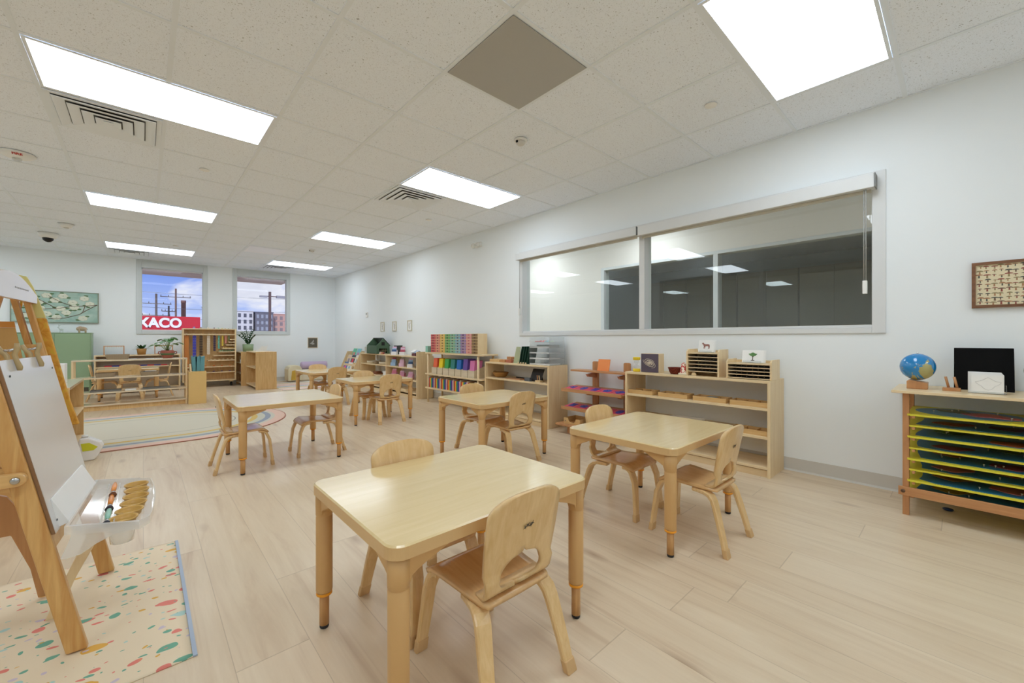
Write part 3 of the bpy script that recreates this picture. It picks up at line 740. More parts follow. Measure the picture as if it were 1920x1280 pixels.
obj('galaxy_print',ga,C(216,204,184),gb)
bk=thing('basket','small reddish-brown woven basket between the galaxy box and the puzzle cabinet','basket',(3.47,1.685,Z1))
obj('body',B().lathe([(.036,0),(.046,.02),(.054,.05),(.058,.056),(.054,.058),(.046,.045),(.038,.006),(.001,.006)],n=28,sy=1.15),M['redwicker'],bk)
bd=thing('figurine','small red and white patterned cone figure beside the woven basket','figurine',(3.44,1.60,Z1))
obj('body',B().lathe([(.034,0),(.032,.02),(.022,.05),(.02,.085),(.012,.103),(.001,.106)],n=18),M.setdefault('redpat',(lambda t:(t.lk(t.ramp(t.noise(t.obj(),70,2),[(.45,rgb(196,44,40)),(.56,rgb(238,226,206))]),t.p.inputs['Base Color']),t.m)[1])(NT('red_dotted_paint'))),bd)
obj('base',B().lathe([(.044,0),(.042,.012),(.036,.016)],n=18),C(232,216,190),bd)
def puzzle_cab(label,loc,wy,h,n,dx=.20):
    r=thing('puzzle_cabinet',label,'cabinet',loc,0,'puzzle drawer cabinets'); a=wy/2; th=.012
    for s in (-1,1):
        obj('side_panel',B().prism([(-.0,0),(dx,0),(dx,h),(.03,h),(.0,h-.02)],'y',s*a-(th if s>0 else 0),s*a+(th if s<0 else 0)),M['birch'],r,.001)
    ins=a-th; obj('back_panel',B().box(dx-.008,dx,-ins,ins,0,h-.01),M['birch'],r)
    zt=h-.03; step=(zt-.012)/(n+1 if n==5 else n)
    obj('top_board',B().box(.002,dx-.008,-ins,ins,zt-.008,zt),M['birch_h'],r)
    z0=zt-.008-step*n
    for k in range(n):
        z=zt-.008-step*(k+1)
        d=obj('drawer',B().box(.004,dx-.012,-ins+.001,ins-.001,z,z+.0055),M['birch_h'],r)
        obj('puzzle_panel',B().box(.02,dx-.015,-ins+.006,ins-.006,z+.0058,z+.009),M['black'],d)
        kn=B()
        for q in range(6): kn.ball((.03+.02*random.random(),-ins*.8+ins*1.6*(q+.5)/6,z+.0145),.003,n=8)
        obj('knobs',kn,C(214,196,160),d)
    return r
pc=puzzle_cab('taller five-drawer puzzle cabinet with the horse card on top',(3.42,1.435,Z1),.265,.222,5)
puzzle_cab('shorter puzzle cabinet with the tree card on top, right end of the long shelf',(3.42,1.09,Z1),.315,.150,4)
for (y,z) in ((1.53,Z1+.001),):
    solo('wooden_arch','small natural wooden arch in the bottom slot of the taller cabinet','block',B().prism([(-.02,0),(.02,0),(.018,.015),(.008,.026),(-.008,.026),(-.018,.015)],'x',0,.012),M['birch'],(3.435,1.51,Z1+.0005))
def card_stand(name,label,loc,wy,h,pic,tilt=.22,n=3):
    r=thing(name,label,'cards',loc); MM=Matrix.Rotation(tilt,4,'Y')
    st_=B().box(-.01,.05,-wy*.42,wy*.42,0,.003); st_.box(-.01,-.007,-wy*.42,wy*.42,.003,.018)
    obj('acrylic_stand',st_,M['acrylic'],r)
    for k in range(n): obj('card',B().box(.0+.006*k,.001+.006*k,-wy/2-.006*k,wy/2-.006*k,.0035,h+.0015*k,0,Matrix.Translation((.0,0,.002))@MM),M['paper'],r)
    p=pic(B(),-.0012); M2=Matrix.Translation((.0,0,.002))@MM; p.v=[tuple(M2@Vector(q)) for q in p.v]
    return r,p
def quad2(b,pts,x,mi=0): # flat outline printed on a card front (faces -x); pts (y,z)
    return b.prism(pts,'x',x-.0004,x,mi)
def horse(b,x):
    o=[(.034,.075),(.030,.082),(.024,.084),(.018,.076),(.005,.070),(-.018,.071),(-.028,.066),(-.031,.050),(-.029,.030),(-.026,.030),(-.0265,.044),(-.022,.030),(-.019,.030),(-.021,.048),(-.016,.054),(.004,.053),(.008,.030),(.011,.030),(.011,.050),(.016,.032),(.019,.032),(.017,.054),(.022,.062),(.026,.071),(.033,.070)]
    return quad2(b,o,x)
r,p=card_stand('animal_card_holder','white card with a brown horse picture standing on the taller puzzle cabinet',(3.50,1.44,Z1+.1925),.125,.105,horse)
obj('horse_print',p,C(150,104,94),r)
def tree(b,x):
    b.prism([(.003,.022),(-.003,.022),(-.002,.045),(-.012,.058),(-.010,.060),(.0,.050),(.010,.061),(.012,.059),(.003,.045)],'x',x-.0004,x,0)
    b.prism([(.012,.018),(-.012,.018),(-.012,.022),(.012,.022)],'x',x-.0004,x,0)
    cr=[(.028*cos(a)*(1+.18*sin(5*a)),.066+.013*sin(a)*(1+.2*cos(4*a))) for a in [2*pi*k/22 for k in range(22)]]
    return b.prism(cr,'x',x-.0006,x-.0001,1)
r,p=card_stand('botany_card_holder','white card with a green tree picture standing on the shorter puzzle cabinet',(3.50,1.085,Z1+.1205),.15,.10,tree)
obj('tree_print',p,[C(92,70,50),C(86,132,72)],r)
solo('toy_piece','small black rounded piece at the right end of the long shelf top','toy',B().ball((0,0,.011),.02,sz=.55,sx=.7,n=14),M['black'],(3.53,.955,Z1))

# ------------------------------------------------------------------ organizer shelf contents
Z2=.7145
solo('wooden_tray','flat yellow-wood box, leftmost on the organizer shelf','box',B().box(-.07,.07,-.10,.10,0,.034),M['tan_w'],(3.53,4.165,Z2),bev=.002)
solo('wooden_box','small orange-brown box next to the flat yellow-wood box','box',B().box(-.04,.04,-.045,.045,0,.036),M['beech'],(3.50,4.00,Z2),bev=.002)
solo('wooden_box','small block box standing on the orange-brown boxes','box',B().box(-.03,.03,-.04,.04,0,.036),M['beech'],(3.56,3.955,Z2+.037),bev=.002)
solo('wooden_box','small reddish box under the stacked block, left of the green panels','box',B().box(-.06,.045,-.048,.048,0,.036),C(176,104,74),(3.53,3.90,Z2),bev=.002)
def leaning(name,label,cat,mat,loc,wy,h,dx=.16,lean=.06,th=.005,grp=None,feet=False):
    # board standing across the shelf (plane roughly in x-z), leaning along y
    r=thing(name,label,cat,loc,0,grp)
    obj('panel',B().prism([(0,0.0),(th,0.0),(th-lean,h),(-lean,h)],'x',-dx/2,dx/2),mat,r)
    return r
solo('letter_board','pale green ruled board leaning left of the dark green boards','board',B().prism([(-.055,0),(.062,0),(.0,.205),(-.07,.205)],'x',0,.007),C(176,184,148),(3.50,3.775,Z2))
for k in range(4):
    r=thing('green_chalkboard','dark green lined board in the leaning row, %s from the pale board'%('first','second','third','fourth')[k],'board',(3.50,3.66-k*.043,Z2),0,'dark green boards leaning in a row')
    obj('panel',B().prism([(0,0),(.008,0),(-.042,.212),(-.050,.212)],'x',-.06,.08),C(26,64,50),r)
    obj('end_knob',B().lathe([(.009,0),(.010,.009),(.009,.018)],(-.072,.004,0),12),M['birch'],r)
def organizer():
    r=thing('drawer_organizer','clear acrylic organizer with stacked paper trays and craft bits on top','organizer',(3.435,3.315,Z2)); wy,dx,h=.325,.265,.27; a=wy/2; th=.003
    for s in (-a,a-th): obj('side_panel',B().box(0,dx,s,s+th,0,h+.055),M['acrylic'],r)
    obj('back_panel',B().box(dx-th,dx,-a+th,a-th,0,h+.055),M['acrylic'],r)
    for k in range(5):
        z=k*.0665
        obj('tray_board',B().box(0,dx-th,-a+th,a-th,z,z+.004),M['frost'],r)
        if k<4: obj('tray_lip',B().box(-.002,.001,-a+th,a-th,z,z+.018 if k<4 else z+.01),M['frost'],r)
    obj('front_lip',B().box(-.002,.001,-a,a,h-.004,h+.018),M['acrylic'],r)
    return r
organizer()
for k,(z,hh) in enumerate(((.0665,.006),(.0,.010),(.133,.004))):
    solo('paper_stack','stack of white paper on the %s tray of the clear organizer'%('second lowest','lowest','third')[k],'paper',B().box(0,.21,-.13,.13,0,hh),M['paper'],(3.45,3.315,Z2+z+.0045),0,'paper stacks in the organizer')
solo('grey_felt_sheets','grey folder in the upper tray of the clear organizer','folder',B().box(0,.19,-.13,.06,0,.03),C(130,136,132),(3.46,3.32,Z2+.1995+.0045))
for k,(dy,c,l) in enumerate(((.09,(196,40,60),'dark red'),(.045,(236,96,96),'coral'),(-.02,(150,206,226),'light blue'),(-.085,(196,214,196),'pale green'))):
    solo('craft_brush','%s plastic craft piece lying on top of the clear organizer'%l,'craft piece',B().box(-.01,.01,-.035,.035,0,.008).prism([(-.035,.0),(-.075,.0),(-.06,.018)],'x',-.012,.012),C(*c),(3.50,3.315+dy,Z2+.266+.0045),0,'plastic craft pieces')
# items on its middle board
bk=thing('basket','round straw basket on the middle board of the organizer shelf','basket',(3.53,4.12,.512))
obj('body',B().lathe([(.06,0),(.085,.02),(.105,.055),(.108,.064),(.103,.066),(.082,.03),(.055,.008),(.001,.008)],n=32),M['wicker'],bk)
for s in (-1,1): obj('handle',B().tube([(s*.02,.104,.06),(s*.018,.122,.07),(0,.13,.074),(-s*.018,.122,.07),(-s*.02,.104,.06)][::1] if s>0 else [(-.02,-.104,.06),(-.018,-.122,.07),(0,-.13,.074),(.018,-.122,.07),(.02,-.104,.06)],.004,6),M['wicker'],bk)
solo('wooden_tray','thin brown board lying on the middle board of the organizer shelf','board',B().box(-.10,.10,-.14,.14,0,.008),M['beech_h'],(3.52,3.765,.512),bev=.002)
mk=thing('black_bead_bar','short black knobbed strip on the thin brown board','beads',(3.55,3.735,.5205)); f=B()
for k in range(9): f.ball((0,-.09+.0225*k,.0085),.0085,sy=1.3,n=10)
obj('beads',f,M['black'],mk)
be=thing('black_board','black tilted board with a dark stand on the organizer shelf','board',(3.51,3.425,.512))
obj('panel',B().prism([(-.04,0),(-.036,0),(.034,.145),(.03,.145)],'y',-.10,.09),M['black'],be,.001); obj('stand',B().prism([(.01,.0),(.05,.0),(.02,.11)],'y',-.06,-.055),M['black'],be)
solo('clear_card_box','dark grey translucent card box in front of the black board','box',B().box(-.02,.02,-.045,.045,0,.045),C(86,92,98,.2),(3.435,3.50,.512))
pb=thing('chalk_block','small wooden block holding two upright chalk sticks','holder',(3.46,3.345,.512)); obj('block',B().box(-.025,.025,-.04,.04,0,.018),M['birch'],pb,.002)
for k,dy in enumerate((-.012,.018)): obj('stick',B().tube([(0,dy,.0185),(.004,dy+.014,.075)],.006,10),(M['beech'] if k else M['birch']),pb)
# ------------------------------------------------------------------ metal inset rack
rk=thing('inset_rack','beech wall rack between the two birch shelves holding pink and blue insets','rack',(0,0,0))
for y in (2.29,2.68): obj('post',B().prism([(y-.037,.02),(y+.037,.02),(y+.037,.765),(y+.025,.775),(y-.025,.775),(y-.037,.765)],'x',3.655,3.68),M['beech'],rk,.003)
obj('shelf_board',B().box(3.50,3.654,2.175,2.90,.665,.683),M['beech_h'],rk,.003)
for z in (.475,.28):
    obj('shelf_board',B().prism([(3.40,z-.022),(3.654,z+.012),(3.654,z+.026),(3.40,z-.006)],'y',2.18,2.935),M['beech_h'],rk)
    obj('front_rail',B().box(3.385,3.3995,2.18,2.935,z-.024,z+.010),M['beech_h'],rk,.003)
for z in (.66,.463,.268):
    for y in (2.29,2.68): obj('shelf_bracket',B().prism([(3.50,z-.03 if z<.6 else z-.015),(3.53,z-.045),(3.654,z-.06),(3.654,z-.003),(3.52,z-.018)],'y',y-.012,y+.012),M['beech'],rk)
obj('base_board',B().box(3.34,3.68,2.19,2.98,.085,.105),M['beech_h'],rk,.003)
for y in (2.30,2.86): obj('foot',B().box(3.42,3.66,y-.015,y+.015,0,.0845),M['beech'],rk)
shp=[lambda n:[(.028*cos(2*pi*k/3+pi/2),.028*sin(2*pi*k/3+pi/2)) for k in range(3)],lambda n:[(.03*cos(a),.02*sin(a)) for a in [2*pi*k/20 for k in range(20)]],lambda n:[(-.026,-.018),(.026,-.018),(.026,.018),(-.026,.018)],lambda n:[(.027*cos(2*pi*k/5),.027*sin(2*pi*k/5)) for k in range(5)],lambda n:[(.026*(1+.25*cos(4*a))*cos(a),.024*(1+.25*cos(4*a))*sin(a)) for a in [2*pi*k/24 for k in range(24)]]]
nm=['triangle','oval','rectangle','pentagon','quatrefoil']
ordn=['leftmost','second from left','middle','second from right','rightmost']
tl=math.atan2(.034,.254)
for ri,z in enumerate((.475,.28)):
    for k in range(5):
        y=2.865-k*.148; sh=(k+ri*2)%5
        r=thing('metal_inset','pink square inset with a blue %s, %s on the %s rack shelf'%(nm[sh],ordn[k],('upper','lower')[ri]),'inset',(3.51,y,z+.0095),0,'pink and blue metal insets'); r.rotation_euler=(0,-tl,0)
        obj('frame',B().box(-.07,.07,-.070,.070,.0,.004),C(226,84,112),r)
        ins=obj('inset_shape',B().prism([(a*1.9,b*1.9) for a,b in shp[sh](0)],'z',.0042,.0065),C(70,74,172),r)
        obj('knob',B().lathe([(.003,.0066),(.003,.012),(.005,.015),(.001,.018)],n=10),C(90,96,190),ins)
bo=thing('orange_board','orange board leaning on the top of the inset rack','board',(3.57,2.52,.6835)); obj('panel',B().box(0,.008,-.072,.072,0,.125,0,Matrix.Rotation(.22,4,'Y')),C(242,146,78),bo)
wb=thing('wooden_box','open pine box with a scooped front on the base of the inset rack','box',(3.49,2.79,.1055)); f=B(); a,c,h=.10,.11,.062
f.box(-a,a,-c,c,0,.006); f.box(a-.008,a,-c,c,.006,h); f.box(-a,a-.008,-c,-c+.008,.006,h); f.box(-a,a-.008,c-.008,c,.006,h)
f.prism([(-c+.008,.006),(c-.008,.006),(c-.008,h),(.055,h),(.045,.035),(.03,.022),(-.03,.022),(-.045,.035),(-.055,h),(-c+.008,h)],'x',-a,-a+.008)
obj('body',f,M['tan_w'],wb); obj('knob',B().ball((-a-.006,.085,.03),.006,n=10),M['steel'],wb)
# ------------------------------------------------------------------ colourful rack
rk=thing('peg_shelf','birch rack with round posts holding the coloured drawer cabinet','shelf',(0,0,0))
for z0,z1 in ((.780,.803),(.443,.465),(.218,.240)):
    obj('shelf_board',B().prism(rrect(3.40,3.715,4.37,5.88,.03,4),'z',z0,z1),M['birch_h'],rk,.003)
for y in (4.47,5.80):
    for x in (3.425,3.69): obj('post',B().lathe([(.017,0),(.017,.7795)],(x,y,0),16),M['birch'],rk)
dcol=[(206,92,98),(226,150,128),(232,196,104),(112,176,108),(136,190,160),(142,186,196),(160,134,178),(224,160,156),(150,120,78)]
dn=['red','salmon','yellow','green','mint','light blue','purple','pink','brown']
dc=thing('drawer_cabinet','wide cabinet of small drawers in nine coloured columns','drawer cabinet',(3.47,5.165,.8035)); W_=1.25;Hc=.29
obj('body',B().box(0,.17,-W_/2,W_/2,0,Hc),M['birch'],dc,.002)
cw=W_/9; rh=Hc/7
dp=B().box(-.006,-.0004,-cw/2+.004,cw/2-.004,.004,rh-.003)
kn=B().box(-.010,-.0062,-.016,.016,rh*.42,rh*.72)
me_k=mesh_of('knob',kn,C(92,62,50)); me_k2=mesh_of('knob',kn,C(190,110,90))
for c in range(9):
    me=mesh_of('drawer',dp,C(*dcol[c],name='painted_drawer_'+dn[c].replace(' ','_')))
    for r_ in range(7):
        d=bpy.data.objects.new('drawer',me); COL.objects.link(d); d.parent=dc; d.location=(0,W_/2-cw*(c+.5),rh*r_)
        d['label']='%s drawer'%dn[c]
        q=bpy.data.objects.new('drawer_label',me_k if c not in (7,) else me_k2); COL.objects.link(q); q.parent=d
solo('green_card_case','mint green card case beside the coloured drawer cabinet','box',B().box(-.05,.05,-.035,.035,0,.10),C(142,196,178),(3.47,5.845,.8035))
# magazine files with folders
fcol=[((232,104,66),'orange-red'),((240,212,30),'yellow'),((66,168,84),'green'),((54,132,128),'teal'),((42,110,190),'blue'),((104,76,156),'purple'),((218,124,178),'pink')]
for k,(c,n) in enumerate(fcol):
    y=5.60-k*.163
    o=solo('file_box','white-washed wooden file box holding the %s folders'%n,'file box',B().box(-.09,.10,-.072,.072,0,.006).box(-.09,-.083,-.072,.072,.006,.105).box(.093,.10,-.072,.072,.006,.16).prism([(-.083,.006),(.093,.006),(.093,.16),(-.083,.105)],'y',-.072,-.066).prism([(-.083,.006),(.093,.006),(.093,.16),(-.083,.105)],'y',.066,.072),M.setdefault('pale_ply',wood('white_washed_ply',rgb(226,212,184),rgb(206,190,160),'y',1,.5)),(3.50,y,.4655),0,'wooden file boxes on the middle board')
    b=B()
    b.prism([(-.080,.007),(.06,.007),(.085,.245+.02*(k==5)),(-.055,.245+.02*(k==5))],'y',-.045,.06)
    solo('folder','%s tall folder standing in its wooden file box'%n,'folder',b,C(*c,.6),(3.50,y,.4655),0,'tall coloured folders on the middle board',bev=.001)
fc=thing('folder_rack','low wooden box with seven compartments of thin coloured folders','rack',(3.49,5.135,.2405)); WW=1.24
f=B().box(-.09,.10,-WW/2,WW/2,0,.006).box(.094,.10,-WW/2,WW/2,.006,.15)
obj('base',f,M['birch_h'],fc)
for k in range(8): y=WW/2-.004-(WW-.008)*k/7; obj('partition',B().box(-.092,.0938,y-.004,y+.004,.0065,.178),M['pale_ply'],fc)
tc=[((196,48,44),'red'),((232,120,50),'orange'),((232,196,60),'yellow'),((70,150,90),'green'),((60,130,150),'teal'),((50,60,130),'navy blue'),((120,84,160),'purple'),((224,164,190),'pink')]
cell=(WW-.008)/7; pos=['leftmost','second','third','fourth','fifth','sixth','seventh']
fb=B().box(-.085,.088,-.0072,.0072,0,.150)
fm={n:mesh_of('thin_folder',fb,C(*c,.6)) for c,n in tc}
for k in range(7):
    for q in range(8):
        c,n=tc[q]; y=5.135+WW/2-.004-cell*k-.010-(cell-.024)*(q+.5)/8-.002
        o=bpy.data.objects.new('thin_folder',fm[n]); COL.objects.link(o); o.location=(3.49,y,.247)
        tag(o,'thin %s folder in the %s compartment of the low folder rack'%(n,pos[k]),'folder','thin coloured folders on the bottom board')

# ------------------------------------------------------------------ card shelf contents
def holder(kind,label,x,y,z,cards,front,rz=0):
    # clear-fronted box with tilted colour cards behind
    r=thing('card_holder',label,'card holder',(x,y,z),rz,'card holders on the two-bay shelf')
    b=B().box(-.045,.045,-.05,.05,0,.003).box(-.045,-.042,-.05,.05,.003,.06).box(.03,.033,-.05,.05,.003,.09); b.box(-.042,.03,-.05,-.047,.003,.06); b.box(-.042,.03,.047,.05,.003,.06)
    obj('box',b,C(*front,.4),r)
    for k,(c,h) in enumerate(cards):
        x0=-.034+.016*k; obj('card',B().prism([(x0,.0035),(x0+.006,.0035),(x0+.006+.02,h),(x0+.02,h)],'y',-.043+.004*k,.043),C(*c,.6),r)
    return r
bl,pk,rd,nv,wh,gy_=(160,190,222),(228,190,214),(176,74,96),(60,92,138),(228,226,230),(168,160,150)
L=[('top','left',3.49,7.13,.7225,[(nv,.10),(bl,.12),(pk,.15)],wh,'navy and pink cards in the left holder on top of the right bay'),
   ('top','mid',3.49,6.80,.7225,[(rd,.10),(pk,.14),(rd,.15)],wh,'red and pink cards in the middle holder on top of the right bay'),
   ('m','l',3.49,7.15,.5175,[(bl,.11),(bl,.12),(rd,.15),(nv,.15)],bl,'light blue cards, left holder on the upper board of the right bay'),
   ('m','m',3.49,6.82,.5175,[(pk,.12),(pk,.13),(gy_,.15)],pk,'pale pink cards, middle holder on the upper board of the right bay'),
   ('m','r',3.49,6.50,.5175,[(nv,.10),(bl,.13),(pk,.155)],wh,'navy and lilac cards, right holder on the upper board of the right bay'),
   ('b','l',3.49,7.13,.3105,[((222,130,160),.11),((226,150,176),.13),(pk,.15)],(226,160,186),'rose cards, left holder on the lower board of the right bay'),
   ('b','m',3.49,6.81,.3105,[((222,160,190),.11),(pk,.13)],(224,150,180),'rose cards, middle holder on the lower board of the right bay'),
   ('b','r',3.49,6.50,.3105,[((226,170,200),.10),(pk,.13),((150,60,90),.12)],(228,180,206),'pink cards, right holder on the lower board of the right bay')]
for a,b_,x,y,z,cs,fr,l in L: holder(a,l,x,y,z,cs,fr,.65)
bb=thing('card_holder','white and blue cards in a dark red holder, right end of card shelf top','card holder',(3.50,6.33,.7225)); 
obj('box',B().prism([(-.05,0),(.05,0),(.05,.08),(-.05,.04)],'y',-.06,.07),C(92,44,52),bb)
obj('card',B().prism([(-.04,.05),(.04,.085),(.036,.094),(-.044,.058)],'y',-.05,.10),C(190,204,232),bb); obj('card',B().prism([(-.05,.06),(.02,.098),(.016,.105),(-.054,.066)],'y',.0,.11),M['paper'],bb)
solo('card_stand','black tapered card stand on the card shelf beside the green dollhouse','stand',B().prism([(-.045,0),(.045,0),(.085,.17),(-.085,.17)],'y',-.012,.012),C(44,46,46,.4),(3.62,7.24,.7225))
ho=thing('dollhouse','dark green wooden dollhouse with an open side and gabled roof','dollhouse',(3.505,7.885,.7225)); a,l,hw_,pkz=.135,.235,.165,.305; th=.012
for k,(s,m) in enumerate(((-1,'front'),(1,'back'))):
    y0=s*l-(th if s>0 else 0)
    if s>0: obj('gable_wall',B().prism([(-a,0),(a,0),(a,hw_),(0,pkz),(-a,hw_)],'y',y0,y0+th),M['greenhouse'],ho)
    else:
        b=B(); b.prism([(-a,0),(-.085,0),(-.085,hw_),(-a,hw_)],'y',y0,y0+th); b.prism([(.085,0),(a,0),(a,hw_),(.085,hw_)],'y',y0,y0+th); b.box(-.085,.085,y0,y0+th,.105,hw_)
        b.prism([(-a,hw_),(-.035,hw_),(-.035,.232),(-.062,.232)],'y',y0,y0+th); b.prism([(.035,hw_),(a,hw_),(.062,.232),(.035,.232)],'y',y0,y0+th); b.prism([(-.062,.232),(.062,.232),(0,pkz)],'y',y0,y0+th)
        gw=obj('gable_wall',b,M['greenhouse'],ho)
        obj('attic_window',B().box(-.035,.035,y0+.004,y0+.008,hw_,.232).box(-.002,.002,y0+.001,y0+.0035,hw_,.232),M['dark'],gw)
        obj('window_cross',B().box(-.085,.085,y0+.004,y0+.008,.0,.006).box(-.002,.002,y0+.004,y0+.008,.006,.105).box(-.045,-.042,y0+.004,y0+.008,.006,.105).box(.042,.045,y0+.004,y0+.008,.006,.105).box(-.085,.085,y0+.0045,y0+.0075,.055,.058),C(196,178,140),gw)
obj('back_wall',B().box(a-th,a,-l+th,l-th,0,hw_),M['greenhouse'],ho)
obj('side_wall',B().box(-a,-a+th,-l+th,l-th,0,hw_),M['greenhouse'],ho)
obj('roof_panel',B().prism([(a+.012,hw_-.012),(a+.012,hw_+.002),(0,pkz+.014),(0,pkz)],'y',-l-.004,l+.004),C(44,58,48),ho)
obj('upper_floor',B().box(-a+th+.001,a-th,-l+th,l-th,.148,.156),M['white'],ho)
obj('floor_panel',B().box(-a,a-th,-l+th,l-th,0,.006),M['white'],ho)
solo('white_board','thin white board standing left of the green dollhouse','board',B().box(-.1,.1,-.004,.004,0,.13),M['white'],(3.50,8.30,.7225))
for k,(dy,c) in enumerate(((.05,(230,222,214)),(.0,(224,170,160)),(-.05,(206,150,96)),(-.10,(160,80,80)))):
    solo('play_cup','%s small toy jar in front of the dollhouse gable'%['white','pink','tan','dark red'][k],'toy',B().lathe([(.016,0),(.018,.03),(.014,.036),(.001,.036)],n=14),C(*c),(3.425,7.56+dy,.7225),0,'small toy jars in front of the dollhouse')
for y,lb in ((8.20,'left'),(7.62,'right')):
    solo('round_tray','pale round bentwood tray, %s of two on the card shelf'%lb,'tray',B().lathe([(.135,0),(.14,.05),(.134,.05),(.128,.008),(.001,.008)],n=36),M['pale_ply'],(3.555,y,.5175),0,'pale round trays')
solo('basket','small pale basket between the two round trays','basket',B().lathe([(.04,0),(.05,.05),(.046,.05),(.038,.006),(.001,.006)],n=22),M['greybasket'],(3.49,7.92,.5175))
solo('wooden_tray','tray of dark wooden pieces on the lower board of the left bay','tray',B().box(-.10,.10,-.16,.16,0,.02).box(-.06,.05,-.10,.08,.0205,.05),C(150,96,66),(3.53,7.98,.3105))
solo('white_box','white box on the lower board at the right of the left bay','box',B().box(-.05,.05,-.07,.07,0,.085),M['white'],(3.48,7.43,.3105),bev=.003)
solo('white_pipe','white upright tube behind the left bay of the card shelf','tube',B().lathe([(.03,0),(.03,.70)],n=18),M['white'],(3.685,8.27,0))
# low bottom basket etc
solo('wooden_tray','flat tray on the bottom board of the right bay','tray',B().box(-.12,.12,-.2,.2,0,.03),M['birch_h'],(3.54,6.75,.1005))
# three small pictures
for k,y in enumerate((8.18,7.63,7.0)):
    r=thing('framed_print','small white-framed botanical print, %s of three on the long wall'%('left','middle','right')[k],'picture',(XR-.0005,y,1.27),0,'three small framed prints')
    f=B(); a,c=.085,.10
    f.box(-.016,0,-a,-a+.016,-c,c); f.box(-.016,0,a-.016,a,-c,c); f.box(-.016,0,-a+.016,a-.016,-c,-c+.016); f.box(-.016,0,-a+.016,a-.016,c-.016,c)
    obj('frame',f,C(206,200,180),r); obj('print',B().box(-.008,-.0,-a+.016,a-.016,-c+.016,c-.016),M['paper'],r)
    s=B(); random.seed(k+3)
    s.tube([(-.0095,0,-.06),(-.0095,.012*(k-1),0),(-.0095,.0,.05)],.0022,5)
    for q in range(7): s.ball((-.0095,random.uniform(-.035,.035),-.05+.016*q),.009,sx=.1,sz=.7,n=8)
    obj('plant_drawing',s,C(128,122,96),r)
# slanted book display in the corner
bd=thing('book_display','slanted birch book display in the far right corner','book display',(0,0,0))
for y in (8.66,9.42): obj('side_panel',B().prism([(3.20,0),(3.70,0),(3.70,.735),(3.46,.735),(3.20,.12)],'y',y,y+.02),M['birch'],bd)
tiers=[(3.29,.40),(3.37,.56),(3.45,.70)]
for x,z in tiers:
    obj('tier',B().box(x+.002,x+.12,8.68,9.42,z-.16,z-.145).box(x,x+.01,8.68,9.42,z-.1448,z-.09),M['birch_h'],bd)
obj('back_panel',B().box(3.68,3.70,8.68,9.42,.1,.74),M['birch'],bd)
bc=[((60,110,170),'blue'),((240,238,230),'white'),((206,176,110),'tan'),((214,196,180),'cream'),((60,70,84),'dark'),((232,228,214),'ivory'),((84,180,140),'green'),((120,190,200),'aqua')]
for k,(c,n) in enumerate(bc):
    ti=[0,0,0,1,1,1,2,2][k]; ps=[0,1,2,0,1,2,0,1][k]; x,z=tiers[ti]
    r=thing('picture_book','%s picture book leaning on the %s tier of the book display'%(n,('lowest','middle','top')[ti]),'book',(x+.02,9.28-ps*.235-(.1 if ti==2 else 0),z-.1445),0,'picture books on the slanted display')
    MM=Matrix.Rotation(.34,4,'Y'); obj('pages',B().box(.0015,.0095,-.103,.103,0.001,.258,0,MM),M['paper'],r)
    obj('cover',B().box(0,.0013,-.105,.105,0,.26,0,MM).box(.0097,.011,-.105,.105,0,.26,0,MM),C(*c,.4),r)
    obj('cover_picture',B().box(-.0008,-.0001,-.05,.05,.07,.17,0,MM),C(int(255-c[0]*.5),int(c[1]*.7),int(c[2]*.8)),r)
# rug in the corner
solo('play_rug','pale rug with coral, ochre and blue wavy stripes in the far right corner','rug',B().prism(rrect(-.62,.62,-.77,.77,.02),'z',0,.008),M['rug2'],(2.66,9.70,0.0005))
rug=solo('oval_rug','large cream oval rug ringed with pink, blue and mustard bands','rug',B().prism([( .75+1.14*cos(a),1.14*sin(a)) for a in [radians(-90+180*k/40) for k in range(41)]]+[(-.75+1.14*cos(a),1.14*sin(a)) for a in [radians(90+180*k/40) for k in range(41)]],'z',0,.008),M['rug'],(-.45,6.31,.0005))
# arch seat with lilac cushion
se=thing('soft_seat','cream play sofa with a mustard opening in its arm, by the far wall','seat',(2.50,10.62,0))
obj('arm',B().prism([(0,.03),(.30,.03),(.30,.30),(.27,.36),(.20,.39),(.10,.39),(.03,.36),(0,.30)],'y',-.0,.34,0,Matrix.Translation((0,-.1,0))@Matrix.Rotation(0,4,'Z')),C(226,216,184),se,.01)
obj('arm_opening',B().prism([(.06,.05),(.24,.05),(.22,.26),(.15,.28),(.08,.26)],'y',-.106,-.1005),C(206,166,60),se)
obj('seat_base',B().box(.30,.95,-.05,.24,.02,.28),C(224,214,190),se,.02)
for y in (0,): obj('foot',B().box(.05,.9,-.05,.2,.0,.0195),C(200,190,170),se)
cu=solo('lilac_bolster','lilac cylindrical bolster lying on the cream play sofa','cushion',B().lathe([(.06,-.30),(.085,-.29),(.09,-.27),(.09,.27),(.085,.29),(.06,.30)],n=28,M=Matrix.Rotation(pi/2,4,'Y')),C(192,172,198,.8),(3.12,10.72,.372))
pf=thing('framed_picture','small dark framed picture alone on the far wall right of the windows','picture',(3.19,YF-.0005,.918))
f=B(); f.box(-.118,.118,-.014,0,-.132,-.118); f.box(-.118,.118,-.014,0,.118,.132); f.box(-.118,-.104,-.014,0,-.118,.118); f.box(.104,.118,-.014,0,-.118,.118)
obj('frame',f,C(206,188,158),pf); obj('canvas',B().box(-.104,.104,-.010,0,-.118,.118),C(96,90,76),pf)
bp=B(); bp.prism([(-.07,-.02),(-.02,.02),(.02,.08),(.03,.05),(.01,.0),(.05,-.03),(.0,-.05),(-.04,-.03)],'y',-.0114,-.0104); obj('painted_bird',bp,C(170,166,160),pf)

